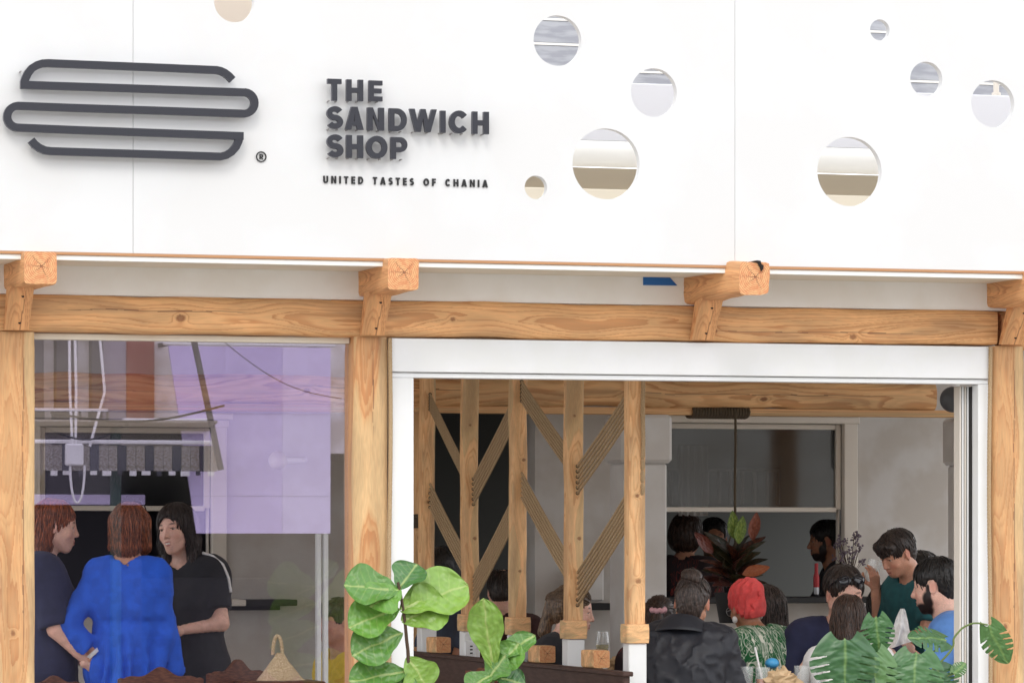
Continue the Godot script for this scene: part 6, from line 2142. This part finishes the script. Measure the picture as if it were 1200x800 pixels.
	for k in [-1.0, 1.0]:
		paints.append([Vector3(k * 0.033, 0.0285, 0.080), Vector3(0.021, 0.0055, 0.02), skin.lerp(dark, 0.8), 0.55])
		paints.append([Vector3(k * 0.031, 0.0085, 0.083), Vector3(0.0175, 0.0038, 0.012), skin.lerp(lin(40, 26, 24), 0.75), 0.5])
		paints.append([Vector3(k * 0.040, -0.032, 0.070), Vector3(0.028, 0.022, 0.03), skin.lerp(lin(205, 112, 96), 0.35), 0.9])
		paints.append([Vector3(k * 0.081, 0.0, -0.012), Vector3(0.02, 0.034, 0.024), skin.lerp(lin(205, 104, 90), 0.35), 0.6])
	paints.append([Vector3(0, -0.03, 0.10), Vector3(0.016, 0.014, 0.016), skin.lerp(lin(205, 108, 96), 0.35), 0.9])
	var hg := job(head_sdf(fem, child, o.get("wide", 1.0)), 0.0040 if o.get("face_seen", false) and o.get("near", true) else 0.006, skin, paints, skin_noise)
	late.append(func() -> void:
		g.append(hg, hx)
		put("body", g.mesh(), M.skin, n))
	if o.get("face_seen", false):
		for k in [-1.0, 1.0]:
			var eg := G.new()
			var pr := PackedVector2Array()
			for q in 13: pr.append(Vector2(sin(PI * q / 12.0) * 0.0118, -cos(PI * q / 12.0) * 0.0118))
			eg.lathe(pr, 20)
			for q in eg.v.size():
				var d := eg.v[q].normalized()
				var f := d.angle_to(Vector3(0.0, -0.08, 1.0).normalized())
				eg.c[q] = lin(24, 18, 16) if f < 0.22 else (lin(84, 58, 42) if f < 0.50 else lin(190, 180, 174))
			var eo := put("eye", eg.mesh(), M.eye, n)
			eo.transform = hx * Transform3D(Basis(), Vector3(k * 0.031, 0.0045, 0.0680))
	# hair
	if o.has("hair"):
		var hh := job(hair_sdf(o.hair), 0.0046 if o.get("near", true) else 0.0065, Color.WHITE)
		var long: bool = o.hair in ["long", "straight", "bob", "curls"]
		jobs[jobs.size() - 1].append_array([150 if o.get("near", true) else 70, 20 if long else (9 if o.hair in ["bun", "tied"] else 5), o.hair in ["bun", "tied"]])
		late.append(func() -> void: put("hair", hh.mesh(), M[o.hair_mat], n).transform = hx)
	# clothes
	cloth.noise = wrinkle
	cloth.mode = o.get("fold_mode", 1)
	cloth.amp = o.get("wrinkle", 0.007)
	cloth.freq = o.get("wrinkle_freq", 9.0) * 1.0
	cloth.axis = Vector3(0, H + 0.25, 0)
	if o.get("dress", false):
		cloth.cap(J.call(0, 0.16, 0), Vector3(0, 0.52, 0), 0.122, 0.215, 0.05)
		cloth.plane(Vector3(0, 0.56, 0), Vector3(0, -1, 0))
	else:
		cloth.plane(J.call(0, -0.06, 0), Vector3(0, -1, 0))
	var nh: float = o.get("neck_hole", 0.066)
	if o.get("collar", false):
		var cb := Basis(Vector3.RIGHT, lean * 0.9)
		var cp := PackedVector3Array()
		var prof := [[0.070, 0.000], [0.072, 0.040], [0.076, 0.056], [0.086, 0.058], [0.104, 0.036], [0.128, 0.004], [0.138, -0.012], [0.130, -0.014], [0.100, 0.012]]
		for e in prof:
			for q in 33:
				var a := deg_to_rad(32.0 + 296.0 * q / 32.0)
				var back := -cos(a)
				cp.append(nk0 + cb * Vector3(sin(a) * (e[0] + 0.016) * 1.08, e[1] * (0.85 + 0.35 * back) + 0.040 + 0.014 * back, cos(a) * (e[0] + 0.016) * 0.98 - 0.006))
		var kg := G.new()
		kg.skin(cp, prof.size(), 33)
		late.append(func() -> void: put("collar", kg.mesh(), M[o.cloth], n))
	cloth.cap(nk0 + (nk1 - nk0) * -0.1, nk0 + (nk1 - nk0) * 2.0, nh, nh + 0.006, 0.012, 1)
	var cg := job(cloth, o.get("cloth_cell", 0.0135), Color.WHITE)
	late.append(func() -> void: put(o.get("garment", "shirt"), cg.mesh(), M[o.cloth], n))
	if not o.get("dress", false):
		var lg := job(legs, 0.026, Color.WHITE)
		late.append(func() -> void: put("trousers", lg.mesh(), M.trouser, n))
	n.set_meta("head", hx)
	return n

func sunglasses(n: Node3D, at: Vector3, tilt: float) -> void:
	# worn on the hair: two lenses, a bridge and the side arms
	var hx: Transform3D = n.get_meta("head")
	var g := G.new()
	for k in [-1.0, 1.0]:
		var e := G.new()
		var pr := PackedVector2Array()
		for q in 9: pr.append(Vector2(sin(PI * q / 8.0), -cos(PI * q / 8.0)))
		e.lathe(pr, 20)
		g.append(e, Transform3D(Basis(Vector3.UP, k * 0.25) * Basis.from_scale(Vector3(0.029, 0.023, 0.006)), Vector3(k * 0.034, 0, 0)))
		g.tube(PackedVector3Array([Vector3(k * 0.062, 0.008, -0.008), Vector3(k * 0.080, 0.004, -0.05), Vector3(k * 0.080, -0.01, -0.10)]), PackedFloat32Array([0.0032]), 7)
	g.tube(PackedVector3Array([Vector3(-0.010, 0.006, 0.003), Vector3(0.010, 0.006, 0.003)]), PackedFloat32Array([0.003]), 7)
	var o := put("sunglasses", g.mesh(), M.sunglass, n)
	o.transform = hx * Transform3D(Basis(Vector3.RIGHT, tilt), at)

func people() -> void:
	# --- behind the glass
	person({"label": "woman with copper hair in a navy dress, seen from the side behind the glass", "px": 52, "z": -1.05, "face": 96, "female": true, "sc": 0.985, "hair": "straight", "hair_mat": "hair_copper", "cloth": "cloth_navy", "dress": true, "garment": "dress",
		"sleeve": 0.95, "loose": 0.02, "skin": 3, "head": [0, 6, 0], "armR": [Vector3(-0.03, -0.26, 0.06), Vector3(0.02, -0.16, 0.16), Vector3(0.2, -0.3, 1), Vector3(1, 0, 0), 0.6], "armL": [Vector3(0.03, -0.26, 0.03), Vector3(-0.06, -0.15, 0.17), Vector3(-0.3, 0, 1), Vector3(-1, 0, 0), 0.5], "face_seen": true})
	var blue := person({"label": "woman in a loose bright blue dress with her back turned, hand on hip", "px": 150, "z": -0.85, "face": 171, "female": true, "sc": 0.975, "hair": "bob", "hair_mat": "hair_auburn", "cloth": "cloth_blue", "dress": true, "garment": "dress",
		"sleeve": 1.72, "flare": 0.018, "loose": 0.008, "fold_mode": 5, "wrinkle": 0.013, "wrinkle_freq": 11.0, "shoulder": 0.132, "cloth_cell": 0.0105, "head": [0, -4, 0], "armL": [Vector3(0.112, -0.23, -0.10), Vector3(-0.125, -0.145, 0.03), Vector3(-0.8, 0.25, 0.25), Vector3(0.1, 0.2, 1), 0.35, 0.0],
		"armR": [Vector3(-0.045, -0.28, -0.01), Vector3(-0.01, -0.23, 0.05), Vector3(0.05, -1, 0.15), Vector3(1, 0, 0.2), 0.35]})
	sunglasses(blue, Vector3(0, 0.122, 0.030), -1.0)
	var wb := G.new()
	wb.lathe(PackedVector2Array([Vector2(0.0335, -0.008), Vector2(0.036, -0.008), Vector2(0.036, 0.010), Vector2(0.0335, 0.010)]), 20)
	var wo := put("wristband", wb.mesh(), M.napkin, blue)
	var bs := Vector3(0.144 + 0.112 - 0.110, 1.363 - 0.23 - 0.127, -0.012 - 0.10 + 0.026)
	wo.transform = Transform3D(Basis(Quaternion(Vector3.UP, Vector3(-0.125, -0.145, 0.03).normalized())), bs)
	var wt := person({"label": "dark-haired woman in a black top with a white stripe down the sleeve, talking", "px": 221, "z": -1.45, "shoulder": 0.138, "face": -24, "female": true, "sc": 0.975, "hair": "long", "hair_mat": "hair_darkbrown", "cloth": "cloth_black", "sleeve": 0.74, "loose": 0.018, "skin": 3,
		"smile": true, "side": 3.0, "head": [-5, 0, 6], "face_seen": true, "neck_hole": 0.080, "wrinkle": 0.006, "armL": [Vector3(0.070, -0.24, 0.05), Vector3(-0.175, -0.035, 0.155), Vector3(-0.85, 0.05, 0.2), Vector3(-0.2, 0.3, -0.9), 0.45], "armR": [Vector3(-0.06, -0.25, 0.04), Vector3(0.13, -0.05, 0.19), Vector3(0.6, 0.1, 0.5), Vector3(0.4, 0, -0.9), 0.5]})
	# the white piping over her shoulder
	var pg := G.new()
	var pl := PackedVector3Array()
	var cv := Curve3D.new()
	for e in [Vector3(0.098, 1.462, 0.020), Vector3(0.150, 1.447, 0.018), Vector3(0.205, 1.405, 0.014), Vector3(0.232, 1.34, 0.008), Vector3(0.242, 1.275, 0.004)]: cv.add_point(e - Vector3(0.012, -0.004, 0), Vector3(-0.015, 0.012, 0), Vector3(0.015, -0.012, 0))
	pl = cv.get_baked_points()
	pg.tube(pl, PackedFloat32Array([0.0075]), 8)
	put("piping", pg.mesh(), M.napkin, wt)
	person({"label": "child in a yellow shirt, half hidden by the middle post", "px": 402, "z": -1.6, "face": -58, "child": true, "seat": true, "sc": 0.95, "hair": "boy", "hair_mat": "hair_darkbrown", "cloth": "cloth_yellow", "head": [0, -6, 0], "face_seen": true, "near": false})
	# --- behind the rope screen
	person({"label": "man in a slate blue shirt behind the two farthest screen posts", "px": 528, "z": -4.5, "face": -60, "sc": 1.06, "seat": true, "floor": 0.1, "hair": "short", "hair_mat": "hair_black", "cloth": "cloth_slate", "head": [-10, 14, 0], "skin": 2, "near": false,
		"armL": [Vector3(0.02, -0.26, 0.08), Vector3(-0.14, -0.04, 0.2), Vector3(-0.8, 0, 0.3), Vector3(0, -1, 0), 0.4], "armR": [Vector3(-0.05, -0.26, 0.07), Vector3(0.10, -0.05, 0.2), Vector3(0.8, 0, 0.3), Vector3(0, -1, 0), 0.4]})
	person({"label": "man with cropped hair seated behind the third screen post, seen from behind", "px": 584, "z": -4.95, "face": 168, "sc": 1.05, "seat": true, "hair": "balding", "hair_mat": "hair_darkbrown", "cloth": "cloth_rust", "head": [0, 8, 0], "skin": 3, "lean": 6})
	person({"label": "fair-haired woman in a black top seated behind the rope screen, in profile", "px": 636, "z": -2.3, "face": 84, "female": true, "sc": 1.0, "seat": true, "hair": "tied", "hair_mat": "hair_fair", "cloth": "cloth_black", "sleeve": 1.2, "skin": 3, "lean": 10, "head": [0, 2, 0], "face_seen": true})
	# --- seated at the open front
	var p8 := person({"label": "person with a pink and white scrunchie, behind the nearest screen post", "px": 772, "z": -2.15, "face": 176, "female": true, "child": true, "sc": 0.95, "seat": true, "hair": "tied", "hair_mat": "hair_brown", "cloth": "cloth_floral", "head": [0, 10, 0], "near": false})
	var sg := G.new()
	var sp := PackedVector3Array()
	for k in 25: sp.append(Vector3(cos(TAU * k / 24.0) * 0.034, sin(TAU * k / 24.0) * 0.030, 0.004 * sin(k * 2.1)))
	sg.tube(sp, PackedFloat32Array([0.011, 0.014]), 9, 0, 0.05, false)
	var so := put("scrunchie", sg.mesh(), mat("pink_cloth", rgb(222, 170, 178), 0.8), p8)
	so.transform = (p8.get_meta("head") as Transform3D) * Transform3D(Basis(Vector3.RIGHT, 1.25), Vector3(0, 0.040, -0.118))
	person({"label": "woman with a grey-brown bun in a black jacket, her back to the street", "px": 795, "z": -1.0, "face": 160, "female": true, "sc": 1.02, "floor": 0.045, "seat": true, "lean": 15, "hair": "bun", "hair_mat": "hair_grey", "cloth": "cloth_jacket", "garment": "jacket", "sleeve": 1.85, "flare": 0.012, "loose": 0.036,
		"collar": true, "wrinkle": 0.018, "wrinkle_freq": 8.0, "cloth_cell": 0.0105, "neck_hole": 0.07, "head": [8, 2, 3], "armL": [Vector3(0.09, -0.24, 0.05), Vector3(-0.04, -0.10, 0.21), Vector3(-0.3, 0, 1), Vector3(-1, 0, 0), 0.5], "armR": [Vector3(-0.09, -0.24, 0.05), Vector3(0.04, -0.10, 0.21), Vector3(0.3, 0, 1), Vector3(1, 0, 0), 0.5]})
	var tb := person({"label": "woman in a coral red turban and a green shirt printed with white scrolls", "px": 904, "z": -1.5, "floor": 0.04, "face": -143, "female": true, "head_size": 0.92, "sc": 1.0, "seat": true, "lean": 13, "cloth": "cloth_green_print", "sleeve": 1.3, "loose": 0.022, "skin": 2, "head": [-6, 4, -6], "wrinkle": 0.008, "cloth_cell": 0.012})
	turban(tb)
	var w11 := person({"label": "dark-haired woman in black with sunglasses pushed up, behind the turbaned woman", "px": 922, "z": -2.0, "face": -112, "female": true, "sc": 1.0, "seat": true, "lean": 8, "hair": "straight", "hair_mat": "hair_grey", "cloth": "cloth_black", "skin": 1, "near": true})
	sunglasses(w11, Vector3(0, 0.105, 0.066), -0.75)
	# --- at the window counter
	person({"label": "curly-haired person in a dark floral top inside the window, left of the hanging plant", "px": 803, "z": -5.85, "face": 158, "female": true, "sc": 1.0, "floor": -0.06, "hair": "curls", "hair_mat": "hair_brown", "cloth": "cloth_floral", "sleeve": 1.5, "near": false})
	person({"label": "dark-haired man inside the window, facing the street behind the hanging plant", "px": 836, "z": -6.1, "face": 2, "sc": 0.985, "floor": -0.06, "hair": "short", "hair_mat": "hair_black", "cloth": "cloth_dark", "skin": 2, "near": false, "face_seen": true})
	person({"label": "bearded man in profile inside the window with his forearm on the dark counter", "px": 988, "z": -5.68, "face": -88, "sc": 0.985, "floor": -0.07, "hair": "short", "hair_mat": "hair_black", "cloth": "cloth_dark", "skin": 2, "beard": lin(34, 27, 25), "face_seen": true, "lean": 6, "sleeve": 0.9,
		"armR": [Vector3(-0.05, -0.22, 0.13), Vector3(0.0, -0.03, 0.24), Vector3(0.1, 0, 1), Vector3(0, -1, 0), 0.3], "armL": [Vector3(0.06, -0.22, 0.13), Vector3(-0.02, -0.035, 0.24), Vector3(-0.1, 0, 1), Vector3(0, -1, 0), 0.3]})
	# --- right-hand table
	boy()
	var m16 := person({"label": "man in a navy shirt with sunglasses on his head, looking down", "px": 980, "z": -1.55, "face": 14, "sc": 1.08, "seat": true, "lean": 7, "hair": "short", "hair_mat": "hair_darkbrown", "cloth": "cloth_navy", "skin": 3, "head": [4, 10, 4], "face_seen": true,
		"sleeve": 0.9, "loose": 0.018, "armR": [Vector3(-0.10, -0.24, 0.06), Vector3(0.05, -0.12, 0.20), Vector3(0.4, 0, 0.9), Vector3(0.5, -0.6, 0), 0.5], "armL": [Vector3(0.13, -0.19, 0.08), Vector3(-0.02, -0.04, 0.24), Vector3(-0.2, 0.1, 1), Vector3(-0.6, -0.5, 0), 0.5]})
	sunglasses(m16, Vector3(0, 0.092, 0.083), -0.55)
	person({"label": "girl with long straight brown hair at the near side of the right-hand table", "px": 996, "z": -0.95, "face": 172, "female": true, "child": true, "sc": 0.97, "seat": true, "hair": "straight", "hair_mat": "hair_brown", "cloth": "napkin", "skin": 3, "head": [0, 4, -4], "lean": 6,
		"armL": [Vector3(0.10, -0.17, 0.10), Vector3(-0.03, 0.16, 0.12), Vector3(-0.5, 0.7, 0.2), Vector3(-0.8, 0, 0.4), 0.7], "armR": [Vector3(-0.10, -0.17, 0.10), Vector3(0.03, 0.16, 0.12), Vector3(0.5, 0.7, 0.2), Vector3(0.8, 0, 0.4), 0.7]})
	person({"label": "bearded man in a sky blue shirt holding up a napkin beside the folded doors", "px": 1128, "z": -1.05, "face": -104, "floor": 0.035, "sc": 1.08, "seat": true, "lean": 7, "hair": "short", "hair_mat": "hair_black", "cloth": "cloth_sky", "skin": 3, "beard": lin(36, 28, 26), "head": [-4, 4, 0], "face_seen": true, "loose": 0.016, "wide": 1.04,
		"armR": [Vector3(-0.08, -0.24, 0.10), Vector3(-0.01, 0.17, 0.17), Vector3(0.15, 0.32, 0.9), Vector3(0.3, -0.85, 0.3), [0.45, 0.5, 0.55, 0.6], 0.6], "armL": [Vector3(0.06, -0.24, 0.10), Vector3(-0.03, 0.04, 0.25), Vector3(0.0, 0.6, 0.8), Vector3(-0.8, 0.2, 0.2), [0.3, 0.35, 0.4, 0.4], 0.2]})
	person({"label": "dark-haired person mostly hidden behind the boy with the glass", "px": 1078, "z": -2.6, "face": 150, "female": true, "sc": 1.12, "seat": true, "hair": "long", "hair_mat": "hair_black", "cloth": "cloth_black", "near": false})
	person({"label": "dark-haired person bent low between the navy shirt and the boy", "px": 1031, "z": -2.35, "face": 165, "female": true, "sc": 1.0, "seat": true, "hair": "long", "hair_mat": "hair_black", "cloth": "cloth_dark", "near": false, "lean": 14})

func turban(n: Node3D) -> void:
	var hx: Transform3D = n.get_meta("head")
	var s := Sdf.new()
	s.noise = wrinkle
	s.mode = 6
	s.amp = 0.0052
	s.axis = Vector3(0, 0.05, -0.03)
	s.ell(Vector3(0, 0.045, -0.022), Vector3(0.088, 0.098, 0.108), 0.03)
	s.ell(Vector3(0, 0.085, -0.055), Vector3(0.082, 0.070, 0.078), 0.03)
	s.ell(Vector3(0, -0.02, -0.068), Vector3(0.074, 0.060, 0.055), 0.03)
	s.ell(Vector3(0, -0.055, 0.105), Vector3(0.075, 0.095, 0.075), 0.01, 1)
	for k in [-1.0, 1.0]: s.ell(Vector3(k * 0.090, -0.03, 0.01), Vector3(0.03, 0.034, 0.03), 0.01, 1)
	s.plane(Vector3(0, -0.062, -0.06), Vector3(0, -1, 0.15))
	var g := job(s, 0.0042, Color.WHITE)
	late.append(func() -> void: put("turban", g.mesh(), M.cloth_red, n).transform = hx)
	for k in [-1.0, 1.0]:
		var e := G.new()
		var pr := PackedVector2Array()
		for q in 9: pr.append(Vector2(sin(PI * q / 8.0) * 0.019, -cos(PI * q / 8.0) * 0.019))
		e.lathe(pr, 16)
		var eo := put("earring", e.mesh(), M.napkin, n)
		eo.transform = hx * Transform3D(Basis.from_scale(Vector3(0.6, 1, 1)), Vector3(k * 0.084, -0.052, -0.004))
	var gl := G.new()
	for k in [-1.0, 1.0]:
		var path := PackedVector3Array()
		for q in 21: path.append(Vector3(k * 0.034 + cos(TAU * q / 20.0) * 0.026, 0.002 + sin(TAU * q / 20.0) * 0.023, 0.099 - 0.006 * absf(cos(TAU * q / 20.0))))
		gl.tube(path, PackedFloat32Array([0.0020]), 6)
		gl.tube(PackedVector3Array([Vector3(k * 0.060, 0.006, 0.092), Vector3(k * 0.082, 0.004, 0.02)]), PackedFloat32Array([0.002]), 6)
	gl.tube(PackedVector3Array([Vector3(-0.008, 0.006, 0.1), Vector3(0.008, 0.006, 0.1)]), PackedFloat32Array([0.002]), 6)
	var go := put("glasses", gl.mesh(), M.steel, n)
	go.transform = hx

func boy() -> void:
	var b := person({"label": "boy with a dark fringe in a teal shirt lifting a glass of milk", "px": 1083, "z": -1.7, "face": -56, "child": true, "sc": 0.915, "hair": "boy", "hair_mat": "hair_darkbrown", "cloth": "cloth_teal", "skin": 0, "lean": 10, "head": [-2, 20, 0], "face_seen": true, "sleeve": 0.72, "loose": 0.018, "head_size": 1.03,
		"armR": [Vector3(-0.085, -0.235, 0.05), Vector3(0.02, 0.235, 0.05), Vector3(0.15, 0.9, 0.2), Vector3(-0.75, 0.0, -0.15), [0.50, 0.52, 0.55, 0.6], 0.75], "armL": [Vector3(0.03, -0.25, 0.08), Vector3(-0.12, -0.02, 0.20), Vector3(-0.5, 0.1, 0.8), Vector3(-0.3, -0.8, 0.2), 0.7]})
	# the glass in his right hand
	var S := bend_at(Vector3(-(0.145 + 0.012), 0.90 + 0.463, -0.012), 0.90, deg_to_rad(10), 0)
	var W: Vector3 = S + Vector3(-0.085, -0.235, 0.05) + Vector3(0.02, 0.235, 0.05)
	var at: Vector3 = b.transform * (W + Vector3(0.15, 0.9, 0.2).normalized() * 0.100 + Vector3(-0.75, 0, -0.15).normalized() * 0.045)
	var g := thing("milk_glass", "half-full glass of milk in the boy's raised hand", "glass", at - Vector3(0, 0.05, 0))
	g.rotation.z = -0.25
	tumbler(g, 0.036, 0.11, 0.06, M.milk)

func tumbler(n: Node3D, r: float, h: float, fill: float, what: Material) -> void:
	var g := G.new()
	g.lathe(PackedVector2Array([Vector2(0, 0), Vector2(r * 0.82, 0), Vector2(r * 0.86, 0.004), Vector2(r, h), Vector2(r - 0.0022, h), Vector2(r * 0.84 - 0.002, 0.009), Vector2(0, 0.009)]), 28)
	put("wall", g.mesh(), M.tumbler, n)
	if fill > 0.0:
		var e := G.new()
		var top := lerpf(r * 0.84, r, fill / h) - 0.003
		e.lathe(PackedVector2Array([Vector2(0, 0.0095), Vector2(r * 0.84 - 0.003, 0.0095), Vector2(top, fill), Vector2(0, fill)]), 28)
		put("drink", e.mesh(), what, n)

func _ready() -> void:
	var c := Camera3D.new()
	c.name = "camera"
	c.projection = Camera3D.PROJECTION_FRUSTUM
	c.near = 1.0
	c.far = 400.0
	c.size = 800.0 / FOC
	c.frustum_offset = Vector2(0, 230.0 / FOC)
	c.position = cam
	c.rotation.y = -YAW
	add_child(c)
	c.current = true
	var we := WorldEnvironment.new()
	we.name = "environment"
	var e := Environment.new()
	e.background_mode = Environment.BG_SKY
	var sk := ProceduralSkyMaterial.new()
	sk.sky_top_color = rgb(236, 239, 244)
	sk.sky_horizon_color = rgb(240, 242, 246)
	sk.sky_curve = 0.3
	sk.ground_bottom_color = rgb(120, 118, 114)
	sk.ground_horizon_color = rgb(206, 207, 208)
	sk.sky_energy_multiplier = 1.3
	var sky := Sky.new()
	sky.sky_material = sk
	e.sky = sky
	e.tonemap_mode = Environment.TONE_MAPPER_LINEAR
	e.tonemap_exposure = 1.6
	e.sdfgi_enabled = true
	e.ssao_enabled = true
	e.ssil_enabled = true
	we.environment = e
	add_child(we)
	var sun := DirectionalLight3D.new()
	sun.name = "sun"
	sun.light_energy = 0.28
	sun.light_color = Color(1.0, 0.985, 0.965)
	sun.light_angular_distance = 24.0
	sun.shadow_enabled = true
	sun.rotation = Vector3(deg_to_rad(-45.0), deg_to_rad(-22.0), 0)
	add_child(sun)
	var t0 := Time.get_ticks_msec()
	materials()
	mat("pane_grey", rgb(150, 140, 150), 0.2)
	print("materials ", Time.get_ticks_msec() - t0)
	street()
	shop_front()
	veranda()
	rope_screen()
	print("structure ", Time.get_ticks_msec() - t0)
	objects()
	print("objects ", Time.get_ticks_msec() - t0)
	people()
	finish_jobs()
	print("people ", Time.get_ticks_msec() - t0)
